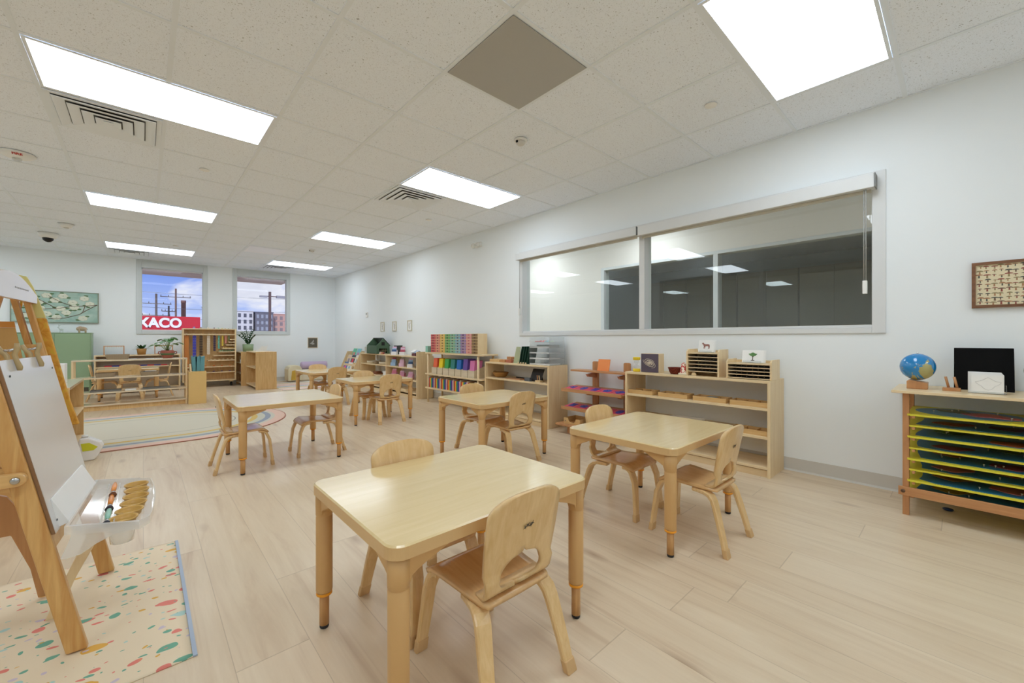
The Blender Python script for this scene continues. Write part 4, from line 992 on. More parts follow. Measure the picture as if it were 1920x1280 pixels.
# ------------------------------------------------------------------ plywood units left of the corner
def side_shelf(label,x0,x1,y0,y1,h,lv):
    t=thing('storage_shelf',label,'shelf',(0,0,0),0)
    obj('side_panel',B().box(x0,x1,y0,y0+.02,0,h),M['birch_dark'],t,.002); obj('side_panel',B().box(x0,x1,y1-.02,y1,0,h),M['birch_dark'],t,.002)
    obj('back_panel',B().box(x1-.012,x1,y0+.02,y1-.02,.05,h-.02),M['birch_dark'],t)
    obj('top',B().box(x0,x1,y0+.02,y1-.02,h-.02,h),M['birch_h'],t,.002)
    for z in lv: obj('shelf_board',B().box(x0+.002,x1-.012,y0+.02,y1-.02,z-.02,z),M['birch_h'],t)
    return t
side_shelf('tall-sided plywood shelf opening left, its figured end panel facing the viewer',1.65,2.02,9.39,10.40,.757,(.44,.07))
side_shelf('lower plywood shelf behind the figured one, under the potted plant',1.56,1.93,10.415,11.045,.735,(.50,.28,.07))
wt=thing('tissue','crumpled white paper sticking up on the figured plywood shelf','paper',(1.82,9.85,.7575)); 
b=B(); 
for k in range(5): a=k*.5-1; b.prism([(-.09+.02*k,0),(.03+.02*k,0),(.10+.01*k,.09+.012*k),(.02+.01*k,.115-.01*k)],'y',-.06+.024*k,-.058+.024*k)
obj('sheets',b,M['paper'],wt)
for k,(y,z,c,l) in enumerate(((10.62,.5005,(206,184,150),'pale woven'),(10.62,.2805,(200,150,130),'reddish patterned'),(10.62,.0705,(176,120,76),'brown'))):
    solo('storage_basket','%s basket on the %s board of the shelf under the potted plant'%(l,('upper','middle','bottom')[k]),'basket',B().box(-.13,.13,-.16,.16,0,.13-.02*k),C(*c,.8),(1.73,y+.08,z),bev=.004)
solo('white_block','white block with a black dot in front of the pale woven basket','box',B().box(-.03,.03,-.03,.03,0,.07).ball((-.031,0,.035),.014,sx=.1,n=10,mi=1),[M['white'],M['black']],(1.575+.03,10.50,.5005) if 0 else (1.585,10.47,.5005))
# ------------------------------------------------------------------ plants
def leaf(b,base,tip,wd,n=7,droop=.02,cup=.15,mi=0):
    base,tip=Vector(base),Vector(tip); d=tip-base; side=d.cross(Vector((0,0,1))); side=side.normalized() if side.length>1e-4 else Vector((1,0,0))
    up=side.cross(d).normalized(); rows=[]
    for i in range(n+1):
        u=i/n; w_=wd*sin(pi*min(1,u*.93+.05))**.75; c=base+d*u+Vector((0,0,-droop*u*u)); rows.append((c-side*w_+up*w_*cup,c,c+side*w_+up*w_*cup))
    vs=[tuple(p) for r in rows for p in r]; fs=[]
    for i in range(n): a=i*3; fs+=[(a,a+1,a+4,a+3),(a+1,a+2,a+5,a+4)]
    return b.add(vs,fs,mi,True)
# terracotta plant on the divider
pt=thing('potted_plant','large-leaved plant in a patterned red and green pot on the divider','plant',(.28,8.31,.7205))
obj('pot',B().lathe([(.055,0),(.062,.01),(.070,.03),(.084,.06),(.088,.085),(.080,.11),(.076,.12),(.070,.12),(.072,.10),(.001,.10)],n=32),C(160,84,66),pt)
obj('pot_band',B().lathe([(.0795,.048),(.0855,.06),(.0885,.075),(.0875,.078),(.084,.07)],n=32),C(92,116,72),pt,label='green painted band')
for s in (-1,1): obj('handle',B().tube([(s*.082,0,.10),(s*.105,0,.10),(s*.11,0,.075),(s*.088,0,.06)],.008,8),C(160,84,66),pt)
for k,(a,r_) in enumerate(((0,.03),(2.1,.03),(4.2,.03))): pass
lf=B(); sm=B(); random.seed(11)
for k in range(17):
    a=k*2.4; r1=.05+.10*((k%5)/4); zt=.17+.15*(1-(k%5)/5)+random.uniform(-.02,.02)
    tip=Vector((cos(a)*r1,sin(a)*r1*.8,zt)); sm.tube([(0,0,.10),tuple(tip*.5+Vector((0,0,.08))),tuple(tip)],.003,5)
    leaf(lf,tip,tip+Vector((cos(a)*.085,sin(a)*.07,-.015)),.042,6,.02)
obj('leaves',lf,M['leaf'],pt); obj('stems',sm,C(120,150,80),pt)
pt=thing('potted_plant','small dark-leaved plant in a brown basket pot on the low back shelf','plant',(-.025,10.62,.7155))
obj('pot',B().lathe([(.058,0),(.074,.115),(.069,.115),(.060,.09),(.001,.09)],n=28),M['wicker'],pt); lf=B()
for k in range(16): a=k*2.399; leaf(lf,(cos(a)*.02,sin(a)*.02,.10),(cos(a)*(.11+.03*(k%3)),sin(a)*(.09),.13+.03*(k%4)),.022,6,.03)
obj('leaves',lf,M['leaf2'],pt)
pt=thing('potted_plant','upright glossy plant in a sage green pot on the plywood shelf','plant',(1.735,10.70,.7355))
obj('pot',B().lathe([(.098,0),(.106,.165),(.098,.165),(.094,.14),(.001,.14)],n=30),M['sage_pot'],pt); lf=B(); sm=B()
for k in range(7):
    a=k*.9; lean=.05+.07*(k%3)/2; H_=.20+.045*((k*3)%4); pts=[(cos(a)*(.02+lean*u*u*2),sin(a)*(.02+lean*u*u),.14+H_*u) for u in [q/6 for q in range(7)]]
    sm.tube(pts,.006,6)
    for q in range(1,7):
        for s in (-1,1): p=Vector(pts[q]); b2=a+s*1.3; leaf(lf,p,p+Vector((cos(b2)*.055,sin(b2)*.045,.045)),.017,4,.004)
obj('leaves',lf,M['leaf2'],pt); obj('stems',sm,M['leaf2'],pt)
# ------------------------------------------------------------------ bead cabinet at the far wall
bc_=thing('bead_cabinet','tall open bead cabinet on castors between the far windows','cabinet',(0,0,0)); x0,x1,y0,y1,z0,z1=.585,1.50,10.60,10.80,.125,1.235
for q in ((x0,x0+.025),(x1-.025,x1)): obj('side_panel',B().box(*q,y0,y1,z0,z1),M['birch'],bc_,.002)
obj('top',B().box(x0+.025,x1-.025,y0,y1,z1-.022,z1),M['birch_h'],bc_); obj('bottom_board',B().box(x0+.025,x1-.025,y0,y1,z0,z0+.022),M['birch_h'],bc_)
obj('back_panel',B().box(x0+.025,x1-.025,y1-.01,y1,z0+.022,z1-.022),M['birch_dark'],bc_)
obj('hook_rail',B().box(x0+.025,x1-.025,y0+.01,y0+.03,1.10,1.12),M['birch_h'],bc_)
for a,z in ((1.385,1.012),(1.365,.956),(1.318,.895),(1.257,.816),(1.187,.749),(1.10,.671),(1.00,.57),(x0+.03,.435),(x0+.03,.317)):
    obj('bead_ledge',B().box(a,x1-.0255,y0+.005,y1-.0105,z-.018,z),M['birch_h'],bc_)
for x in (.68,1.42): 
    f=B(); f.box(x-.03,x+.03,y0+.04,y0+.16,.095,.1245); f.lathe([(.001,-.018),(.042,-.018),(.045,0),(.042,.018),(.001,.018)],n=20,mi=1,M=Matrix.Translation((x,y0+.09,.046))@Matrix.Rotation(pi/2,4,'Y')); obj('castor',f,[M['birch'],M['black']],bc_)
cc=[(.655,(196,122,52),'orange-brown',.60,.075,1),(.783,(58,62,176),'blue',.58,.056,10),(.893,(72,52,34),'dark brown',.42,.052,8),(1.018,(220,206,186),'cream',.40,.052,8),(1.122,(56,42,70),'dark purple',.33,.040,7),(1.196,(96,176,160),'turquoise',.28,.034,6),(1.261,(216,190,60),'yellow',.22,.028,5),(1.318,(222,140,130),'coral',.17,.024,4),(1.375,(110,140,90),'green',.11,.022,3)]
for k,(x,c,n,L_,wd,nb) in enumerate(cc):
    r=thing('bead_chain','hanging chain of %s bead squares in the bead cabinet'%n,'beads',(x,y0+.06,1.085),0,'hanging bead chains')
    obj('hook',B().tube([(0,-.038,.013),(0,-.045,.04),(0,-.02,.042),(0,0,.02),(0,0,0)],.003,5),M['steel'],r)
    b=B(); st_=L_/nb
    for q in range(nb): b.box(-wd/2,wd/2,-.012,.012,-st_*(q+1)+.006,-st_*q)
    b.box(-.004,.004,-.004,.004,-L_,0); obj('bead_squares',b,C(*c,.35),r)
    if k not in (0,): solo('bead_cube','%s bead cube standing on top of the bead cabinet'%n,'beads',B().box(-wd*.3,wd*.3,-wd*.3,wd*.3,0,wd*.6),C(*[min(255,int(v*.5+120)) for v in c],.3),(x,10.72,z1+.0005),0,'bead cubes on the bead cabinet')
# rows of bead squares on ledges
for k,(z,x) in enumerate(((.816,1.27),(.57,1.02),(.749,1.2),(.435,.62),(.317,.62))):
    c,n=[((222,190,120),'yellow'),((232,214,176),'ivory'),((150,190,150),'mint'),((210,120,60),'orange'),((120,90,140),'purple')][k]
    b=B(); m_=6
    for q in range(m_): b.ball((x-1.2+(1.46-x)*(q+.5)/m_,0,.012),.012,sx=1.9,n=8)
    o=solo('bead_bars','row of %s bead bars on a ledge of the bead cabinet'%n,'beads',b,C(*c,.35),(1.2,10.66,z+.0005),0,'rows of bead bars')
# ------------------------------------------------------------------ open divider shelf
dv_=thing('divider_shelf','see-through open divider shelf with thin white-edged boards','shelf',(0,0,0)); x0,x1,y0,y1=-.735,.515,8.20,8.47
M['pale_top']=wood('pale_glossy_birch',rgb(232,216,190),rgb(218,198,166),'x',1,.14,.5,.3)
for z in (.72,.47,.26,.085): obj('shelf_board',B().box(x0,x1,y0,y1,z-.022,z),M['pale_top'],dv_,.002)
for a in (x0,x1-.022):
    for y in (y0+.001,y1-.03): obj('post',B().box(a,a+.022,y,y+.028,.0,.6975),M['birch'],dv_)
obj('kick_board',B().box(x0+.022,x1-.022,y0+.02,y0+.04,0,.062),M['birch_dark'],dv_)
def basket_tray(label,x,y,z,wx,wy,h):
    r=thing('basket_tray',label,'basket',(x,y,z),0,'woven basket trays on the divider')
    a,c=wx/2,wy/2; f=B(); o1=rrect(-a*.86,a*.86,-c*.86,c*.86,.03,4); o2=rrect(-a,a,-c,c,.04,4); i2=rrect(-a+.01,a-.01,-c+.01,c-.01,.035,4); i1=rrect(-a*.82,a*.82,-c*.82,c*.82,.03,4); n=len(o1)
    vs=[(p[0],p[1],0) for p in o1]+[(p[0],p[1],h) for p in o2]+[(p[0],p[1],h) for p in i2]+[(p[0],p[1],.006) for p in i1]; fs=[tuple(range(n))[::-1],tuple(range(3*n,4*n))]
    for q in range(n):
        q2=(q+1)%n
        for L0 in (0,n,2*n): fs.append((L0+q,L0+q2,L0+n+q2,L0+n+q))
    f.add(vs,fs); obj('body',f,M['greybasket'],r); return r
basket_tray('wide woven tray on the top board of the divider',-.28,8.33,.7205,.26,.2,.07)
basket_tray('shallow woven tray on the second board of the divider, left',-.41,8.33,.4705,.21,.2,.055)
b2=basket_tray('woven tray filled with small cards on the second board of the divider, right',.07,8.33,.4705,.22,.2,.055)
solo('card_set','black and white cards heaped in the right woven tray','cards',B().box(-.07,.06,-.06,.05,0,.05).box(-.05,.08,-.03,.07,.0505,.056,1),[C(60,60,60),M['paper']],(.07,8.33,.477))
for x,l in ((-.40,'left'),(.15,'right')):
    f=B(); a=.16
    f.box(-a,a,-.08,-.076,0,.022); f.box(-a,a,.076,.08,0,.022); f.box(-a,-a+.004,-.076,.076,0,.022); f.box(a-.004,a,-.076,.076,0,.022)
    for k in range(13): q=-a+.02+k*.0235; f.box(q,q+.003,-.076,.076,.002,.005)
    solo('wire_tray','thin grey slatted tray on the third board of the divider, %s'%l,'tray',f,C(120,116,110,.4),(x,8.33,.2605),0,'thin slatted trays')
solo('white_tile','white flat tile between the slatted trays on the divider','tile',B().box(-.06,.06,-.08,.08,0,.012),M['white'],(-.14,8.33,.2605))
# plywood pedestal
pd=thing('pedestal_cabinet','plain plywood cabinet at the right end of the divider, blue files on top','cabinet',(0,0,0))
obj('body',B().box(.522,.745,8.06,8.46,0,.505),plain('gold_ply',rgb(220,184,118),.4,.4,var=.03),pd,.002)
for k,(dx,ry) in enumerate(((0,0),(.055,.12),(-.045,-.10))):
    solo('magazine_file','%s blue-green magazine file on the plywood cabinet'%('middle','right','left')[k],'file',B().prism([(-.026,0),(.026,0),(.032,.235),(.0,.22),(-.032,.245)],'y',-.09,.09),C(92,148,156,.6),(.645+dx,8.25,.5055),0,'blue-green magazine files')
ph=thing('photo_block','light wooden frame leaning left of the blue magazine files','frame',(.552,8.18,.5055)); obj('frame',B().prism([(-.01,0),(.012,0),(.006,.115),(-.018,.115)],'y',-.06,.08),M['birch'],ph)
# ------------------------------------------------------------------ back shelf with bead frames
bs=thing('back_shelf','low wide shelf against the far wall behind the child table','shelf',(0,0,0)); x0,x1,y0,y1=-.66,.55,10.50,10.82
for a in (x0,x1-.02): obj('side_panel',B().box(a,a+.02,y0,y1,0,.715),M['birch'],bs)
obj('top',B().box(x0+.02,x1-.02,y0,y1,.695,.715),M['birch_h'],bs)
for z in (.50,.08): obj('shelf_board',B().box(x0+.02,x1-.02,y0+.002,y1-.012,z-.02,z),M['birch_h'],bs)
obj('back_panel',B().box(x0+.02,x1-.02,y1-.011,y1,.05,.695),C(176,162,142),bs)
for k,x in enumerate((-.405,.30)):
    r=thing('wooden_stand','thin wooden bead frame standing on the low back shelf, %s'%('left','right')[k],'frame',(x,10.62,.7155),0,'wooden bead frames'); f=B(); a,h=.14,.175
    f.box(-a,-a+.014,-.01,.01,0,h); f.box(a-.014,a,-.01,.01,0,h); f.box(-a+.014,a-.014,-.01,.01,h-.014,h); f.box(-a+.014,a-.014,-.01,.01,0,.012)
    obj('frame',f,M['beech'],r); w_=B()
    for q in range(10): X_=-a+.03+q*.024; w_.tube([(X_,0,h-.014),(X_,0,h-.035)],.002,5)
    obj('pegs',w_,M['birch'],r)
for k in range(7):
    x_=.36-k*.0; L_=.88-.10*k
    b=B(); nseg=9-k
    for q in range(nseg): b.box(-L_/2+L_*q/nseg,-L_/2+L_*(q+1)/nseg,-.011,.011,0,.022,(q+k)%2)
    solo('number_rod','red and blue striped rod, %s from the front on the back shelf'%['first','second','third','fourth','fifth','sixth','seventh'][k],'rod',b,[C(178,44,52),C(40,60,130)],(-.09-.05*k,10.535+.028*k,.5005),0,'red and blue striped rods')
# ------------------------------------------------------------------ green locker cabinet
gc=thing('metal_cabinet','tall sage green two-door metal cabinet under the blossom painting','cabinet',(0,0,0)); x0,x1,y0,y1=-1.60,-.70,10.62,11.0
obj('body',B().box(x0,x1,y0+.012,y1,.14,1.118),M['sage'],gc,.003)
obj('top',B().box(x0-.006,x1+.006,y0,y1,1.1185,1.13),M['sage'],gc,.002)
for a,c in ((x0+.004,-1.152),(-1.148,x1-.02)): 
    d=obj('door',B().box(a,c,y0-.004,y0+.0115,.15,1.11),M['sage'],gc,.003)
    obj('finger_hole',B().lathe([(.012,0),(.012,.002),(.001,.002)],n=16,M=Matrix.Translation(((c-.03) if a<-1.5 else (a+.03),y0-.0042,.66))@Matrix.Rotation(pi/2,4,'X')),M['dark'],d)
for a in (x0+.01,x1-.035):
    for y in (y0+.02,y1-.04): obj('leg',B().box(a,a+.025,y,y+.02,0,.1395),M['sage'],gc)
el=thing('bison_figure','light wooden bison figure on the green metal cabinet','figure',(-.826,10.80,1.1305))
b=B(); b.ball((.0,0,.072),.05,sx=1.15,sy=.6,sz=.8,n=18); b.ball((-.045,0,.072),.036,sy=.75,sz=1.05,n=16); b.ball((-.028,0,.088),.034,sy=.8,sz=.9,n=14)
for x in (-.04,.04):
    for y in (-.016,.016): b.cyl(.012,0,.06,(x,y),10)
b.tube([(.055,0,.08),(.066,0,.05)],.004,6); obj('body',b,M['tan_w'] if 0 else C(178,156,128,.6),el)
de=thing('deer_figure','tiny white branching deer figurine on the green metal cabinet','figure',(-1.085,10.80,1.1305))
b=B(); b.ball((0,0,.055),.018,sx=1.5,sy=.7,n=12); 
for x in (-.018,.018):
    for y in (-.007,.007): b.tube([(x,y,0),(x,y,.05)],.0035,5)
b.tube([(-.022,0,.06),(-.034,0,.088)],.007,6); b.ball((-.038,0,.092),.009,sx=1.3,n=8)
for s in (-1,1): b.tube([(-.034,0,.098),(-.03,s*.014,.115),(-.04+.004,s*.02,.14)],.003,5); b.tube([(-.03,s*.014,.115),(-.012,s*.022,.13)],.003,5)
obj('body',b,C(206,212,208),de)
# blossom painting
pa=thing('painting','wide blossom painting on pale teal in a thin frame above the green cabinet','painting',(-1.17,YF-.0005,1.60)); a,c=.54,.287
f=B(); 
for q in ((-a,a,-c,-c+.014),(-a,a,c-.014,c)): f.box(q[0],q[1],-.035,0,q[2],q[3])
for q in (-a,a-.014): f.box(q,q+.014,-.035,0,-c+.014,c-.014)
obj('frame',f,C(142,148,130),pa); obj('canvas',B().box(-a+.014,a-.014,-.026,-.0,-c+.014,c-.014),(lambda t:(t.lk(t.ramp(t.noise(t.obj(),5,4,.6),[(.35,rgb(150,184,172)),(.6,rgb(184,206,194))]),t.p.inputs['Base Color']),t.m)[1])(NT('teal_canvas')),pa)
br=B(); Y_=-.028
for pts in ([(.52,.06),(.36,.035),(.2,.02),(.0,-.03),(-.2,-.05),(-.42,.02)],[(.52,.06),(.40,-.03),(.28,-.13),(.1,-.2),(-.1,-.22)],[(.2,.02),(.05,.09),(-.1,.2)],[(.0,-.03),(-.12,.06),(-.3,.18)],[(.36,.035),(.33,-.08),(.3,-.12)],[(-.2,-.05),(-.35,-.12),(-.5,-.1)]):
    br.tube([(x,Y_,z) for x,z in pts],.0055,5)
obj('painted_branches',br,C(112,88,70),pa)
fl=B(); gl=B(); random.seed(5)
for (x,z) in ((.42,.07),(.22,.0),(.2,.09),(.05,-.03),(-.02,.12),(-.12,.2),(.0,-.19),(-.2,-.03),(-.3,.17),(-.4,.05),(-.34,-.16),(.12,-.10),(.33,-.2),(-.47,-.03),(.35,.17),(-.22,.07),(.08,.2),(-.12,-.13)):
    for q in range(6): t_=q*1.05+x; fl.ball((x+.036*cos(t_),Y_-.001,z+.026*sin(t_)),.033,sy=.08,sz=.75,n=8)
    for q in range(2): t_=random.uniform(0,6); gl.ball((x+.078*cos(t_),Y_-.0005,z+.055*sin(t_)),.030,sy=.08,sz=.5,n=8)
obj('painted_blossoms',fl,C(222,224,206),pa); obj('painted_leaves',gl,C(96,126,84),pa)
# ------------------------------------------------------------------ map cabinet at right
mc=thing('map_cabinet','beech rack of puzzle maps with a birch top at the right edge','cabinet',(0,0,0)); ya,yb=-.78,.245
obj('top',B().box(3.26,3.73,ya-.02,yb+.03,.706,.722),M['birch_h'],mc,.002)
for y in (ya+.03,yb-.045):
    for x in (3.285,3.66): obj('leg',B().box(x,x+.045,y,y+.028,0,.7055),M['beech'],mc,.002)
obj('front_rail',B().box(3.27,3.2845,ya-.0,yb,.115,.165),M['beech_h'],mc,.002); obj('rear_rail',B().box(3.68,3.70,ya,yb-.1,.115,.165),M['beech_h'],mc)
obj('rail_bolt',B().lathe([(.010,0),(.010,.003),(.004,.004),(.001,.004)],n=16,M=Matrix.Translation((3.2698,yb-.02,.14))@Matrix.Rotation(-pi/2,4,'Y')),C(96,70,50),mc)
mz=[.585,.520,.458,.392,.330,.268,.206,.146]
for z in mz:
    for y in (ya+.055,yb-.057): obj('tray_runner',B().box(3.275,3.70,y-.012,y+.0,z-.020,z-.006),M['beech'],mc)
mt=['world hemispheres','North America','South America','Europe','Asia','Africa','Australia','an island group']
yel=C(222,212,60,.4); blu=plain('map_blue',rgb(44,120,164),.3,.5); land=[(206,120,112),(176,120,60),(196,160,60),(120,60,70),(170,90,50),(90,120,60),(150,70,80),(196,120,60)]
cnt=['topmost','second','third','fourth','fifth','sixth','seventh','lowest']
for k,z in enumerate(mz):
    random.seed(20+k); lead=.0 if k%2==0 else .015
    r=thing('puzzle_map','yellow-edged blue puzzle map board, %s in the map rack'%cnt[k],'puzzle map',(3.27+lead,-.27,z),0,'puzzle map boards'); Wd=.44 if k==0 else .40; half=.478
    bd_=obj('board',B().prism(rrect(0,Wd,-half,half,.012,3),'z',-.0055,.004),yel,r)
    if k==0:
        s=B(); 
        for cy in (.24,-.235): s.prism([(.225+.185*cos(a),cy+.215*sin(a)) for a in [2*pi*q/40 for q in range(40)]],'z',.0042,.0060)
        obj('sea_panel',s,blu,r)
        for q,(cx,cy,rr) in enumerate(((.20,.16,.10),(.28,.30,.08),(.22,-.15,.09),(.28,-.30,.10))):
            obj('land_piece',B().prism([(cx+rr*.8*(1+.3*cos(3*a+q))*cos(a),cy+rr*(1+.25*sin(2*a+q))*sin(a)) for a in [2*pi*t_/24 for t_ in range(24)]],'z',.0062,.0085),C(*[(206,110,110),(120,120,90),(96,150,130),(206,130,70)][q]),r)
    else:
        inset=.03 if k%3 else .012
        pts=[]
        for t_ in range(40):
            a=2*pi*t_/40; ex=1/max(abs(cos(a))/(Wd/2-inset),abs(sin(a))/(half-.03)); w_=1-.03*(1+sin(5*a+k)); pts.append((Wd/2+ex*cos(a)*w_+.0,ex*sin(a)*w_))
        obj('sea_panel',B().prism(pts,'z',.0042,.0060),blu,r)
        for q in range(4):
            cx,cy,rr=.12+.16*random.random(),-.30+.2*q,.07
            obj('land_piece',B().prism([(cx+rr*.9*(1+.3*cos(3*a+q))*cos(a),cy+rr*1.15*(1+.25*sin(2*a+q))*sin(a)) for a in [2*pi*t_/20 for t_ in range(20)]],'z',.0062,.0085),C(*land[(k+q)%8]),r)
    kb=B().lathe([(.002,0),(.002,.007),(.004,.009),(.004,.011),(.001,.013)],n=8); kme=mesh_of('knob',kb,C(226,214,190,.4))
    for q in range(9 if k else 8):
        o=bpy.data.objects.new('knob',kme); COL.objects.link(o); o.parent=r; o.location=(.05+.28*random.random(),random.uniform(-.42,.38),.0086 if 0 else .0060)
solo('small_piece','dark blue puzzle piece fallen under the map rack','puzzle piece',B().ball((0,0,.008),.025,sz=.3,n=12),C(30,50,90),(3.55,.05,.0))
# on top of the map rack
ZT=.7225
def globe(label,y,x=3.47,seed=(.3,.1,0)):
    r=thing('globe',label,'globe',(x,y,ZT))
    obj('base',B().prism([(-.045,0),(.045,0),(.045,.045),(.03,.053),(0,.046),(-.045,.038)],'x',-.05,.05,M=Matrix.Rotation(0,4,'Z')),M['beech'],r,.003)
    t=NT('globe_paint'); setp(t.p,.1,.5,.6)
    n=t.noise(t.map(t.obj(),(1,1,1),seed),9,4,.4,.55); t.lk(t.ramp(n,[(.505,rgb(22,130,196)),(.515,rgb(170,164,106))]),t.p.inputs['Base Color'])
    obj('sphere',B().ball((0,0,.1305),.080,n=40),t.m,r)
    obj('axis_pin',B().cyl(.004,.208,.216,(0,0),8),M['steel'],r)
    return r
globe('glossy blue globe with tan continents on a wooden base',.175)
globe('second globe with coloured continents, cut by the right edge',-.305,3.47,(2.3,1.1,4))
ps=thing('pencil_stand','small wooden holder with two upright wooden pegs beside the blue globe','holder',(3.45,.035,ZT)); obj('block',B().box(-.022,.022,-.036,.036,0,.018),M['beech'],ps,.002)
for dy in (.012,-.022): obj('peg',B().tube([(0,dy,.0183),(0,dy+.012,.080)],.006,10),M['beech'],ps)
solo('black_felt_board','large black felt board leaning on the wall behind the white cards','board',B().prism([(0,0),(.008,0),(.068,.245),(.06,.245)],'y',-.118,.112),M['blackm'],(3.585,-.085,ZT),bev=.002)
ch_=thing('map_card_holder','stack of white outline-map cards in a clear holder','cards',(3.40,-.10,ZT))
f=B().box(-.01,.07,-.062,.072,0,.003).box(-.01,-.008,-.062,.072,.003,.012).prism([(-.008,.003),(.07,.003),(.07,.04),(.05,.05),(.0,.05)],'y',-.065,-.062); obj('holder',f,M['acrylic'],ch_)
for k in range(6): obj('card',B().box(-.006+.009*k,-.005+.009*k,-.056+.0015*k,.060+.0025*k,.0035,.104+.0025*k),M['paper'],ch_)
ln=B(); pts=[(-.0068,.04*cos(a)*(1+.25*sin(3*a)),.055+.026*sin(a)*(1+.3*cos(4*a))) for a in [2*pi*q/40 for q in range(41)]]; ln.tube(pts,.0005,4); obj('outline_drawing',ln,C(190,190,192),ch_)
# mushroom print
mp=thing('mushroom_print','brown-framed vintage print of many mushrooms at the right edge','picture',(XR-.0005,-.27,1.343)); a,c=.225,.136
f=B()
for q in ((-c,-c+.016),(c-.016,c)): f.box(-.022,0,-a,a,*q)
for q in (-a,a-.016): f.box(-.022,0,q,q+.016,-c+.016,c-.016)
obj('frame',f,wood('walnut_frame',rgb(142,98,66),rgb(108,70,46),'y',1,.4),mp); obj('paper',B().box(-.012,-.0,-a+.016,a-.016,-c+.016,c-.016),C(228,216,182),mp)
random.seed(9); b=B()
for i in range(15):
    for j in range(9):
        y=-a+.032+i*.0275+random.uniform(-.004,.004); z=-c+.03+j*.0268+random.uniform(-.004,.004); s_=random.uniform(.0075,.0145); q=random.randrange(5)
        b.prism([(y+s_*1.15*cos(t_),z+s_*(.5+.25*((i*j)%3)/2)*sin(t_)) for t_ in [pi*w_/8 for w_ in range(9)]],'x',-.0128,-.0122,q)
        b.prism([(y-s_*.22,z),(y+s_*.22,z),(y+s_*.3,z-s_*1.1),(y-s_*.3,z-s_*1.1)],'x',-.0127,-.0122,(q+2)%5)
obj('printed_mushrooms',b,[C(*cc_) for cc_ in ((120,92,72),(176,128,92),(150,80,66),(96,96,86),(150,136,96))],mp)
# ------------------------------------------------------------------ printed floor mat
mt_=B(); nx,ny=60,50; x0,x1,y0,y1=-1.55,.118,1.655,2.66
def mh(x,y):
    e=min(x1-x,y-y0,y1-y,x-x0); w_=max(0,min(1,e/.12))
    return .003+ w_*.006*(max(0,sin(x*11+y*3.2+sin(y*7)))**6 + max(0,sin(y*12-x*2.6+1))**8)
vs=[];fs=[]
for j in range(ny+1):
    for i in range(nx+1):
        x=x0+(x1-x0)*i/nx; y=y0+(y1-y0)*j/ny; y-= .05*max(0,(-x-.05))*(j/ny>.5)*0
        vs.append((x,y,mh(x,y)))
n0=len(vs); vs+=[(x,y,.0004) for x,y,z in vs]
for j in range(ny):
    for i in range(nx):
        q=j*(nx+1)+i; fs+=[(q,q+1,q+nx+2,q+nx+1),(n0+q,n0+q+nx+1,n0+q+nx+2,n0+q+1)]
for i in range(nx): fs+=[(i,n0+i,n0+i+1,i+1),(ny*(nx+1)+i,ny*(nx+1)+i+1,n0+ny*(nx+1)+i+1,n0+ny*(nx+1)+i)]
for j in range(ny): q=j*(nx+1); fs+=[(q,q+nx+1,n0+q+nx+1,n0+q),(q+nx,n0+q+nx,n0+q+2*nx+1,q+2*nx+1)]
mt_.add(vs,fs,0,True)
pm=thing('splat_mat','cream splash mat with a terrazzo print under the easel','mat',(0,0,0)); obj('cloth',mt_,M['terrazzo'],pm)
obj('edge_binding',B().box(x1+.0002,x1+.012,y0,y1,.0004,.005),C(166,180,200),pm)
# ------------------------------------------------------------------ easel
EZR=-radians(4.2); _before=set(bpy.data.objects)
ez=thing('easel','pine double-sided child easel with a white board and paint tray','easel',(0,0,.0))
TX,SL=-.158,-.21      # front plane x = TX + SL*z
def ex(z): return TX+SL*z
APX=ex(1.33); rear=lambda z: 2*APX-ex(z)+.0
def eleg(y0,y1,fx,zt,wd=.05):
    b=B(); s=1 if fx is ex else -1
    pts=[(fx(.008)-wd/2,.008),(fx(.008)+wd/2,.008),(fx(zt)+wd/2,zt),(fx(zt)-wd/2,zt)]
    return b.prism(pts,'y',y0,y1)
obj('leg',eleg(1.925,1.95,ex,1.20),M['pine'],ez,.004)
fl_=obj('leg',eleg(2.49,2.515,ex,.88),M['pine'],ez,.004)
for s_ in (-.016,.016): obj('slotted_rail',B().prism([(ex(.8801)+s_-.009,.8801),(ex(.8801)+s_+.009,.8801),(ex(1.20)+s_+.009,1.20),(ex(1.20)+s_-.009,1.20)],'y',2.49,2.515),M['pine'],fl_,.002)
for yy in ((1.955,1.98),(2.46,2.485)):
    obj('leg',eleg(*yy,lambda z: rear(z),1.20),M['pine'],ez,.004)
# header board with an arched top, both faces
for s,xo in ((1,.028),(-1,-.028)):
    pts=[]; y0_,y1_=1.93,2.53
    for q in range(13): u=q/12; pts.append((y0_+(y1_-y0_)*u,1.195+.065*sin(pi*u)))
    pts=[(y0_,1.165)]+pts+[(y1_,1.165)]
    xx=ex(1.2)+.03 if s>0 else rear(1.2)-.04
    obj('header_board',B().prism(pts,'x',xx,xx+.012),M['pine'],ez)
    if s>0: obj('header_panel',B().prism([(p[0]*.985+.03,p[1]*.99+.012) for p in pts],'x',xx+.0125,xx+.015),M['whiteboard'],ez,label='white header panel')
hb=B(); 
for q in range(9): hb.box(ex(1.2)+.0455,ex(1.2)+.0459,2.26+.018*q,2.266+.018*q,1.205,1.211)
obj('header_lettering',hb,C(170,170,172),ez)
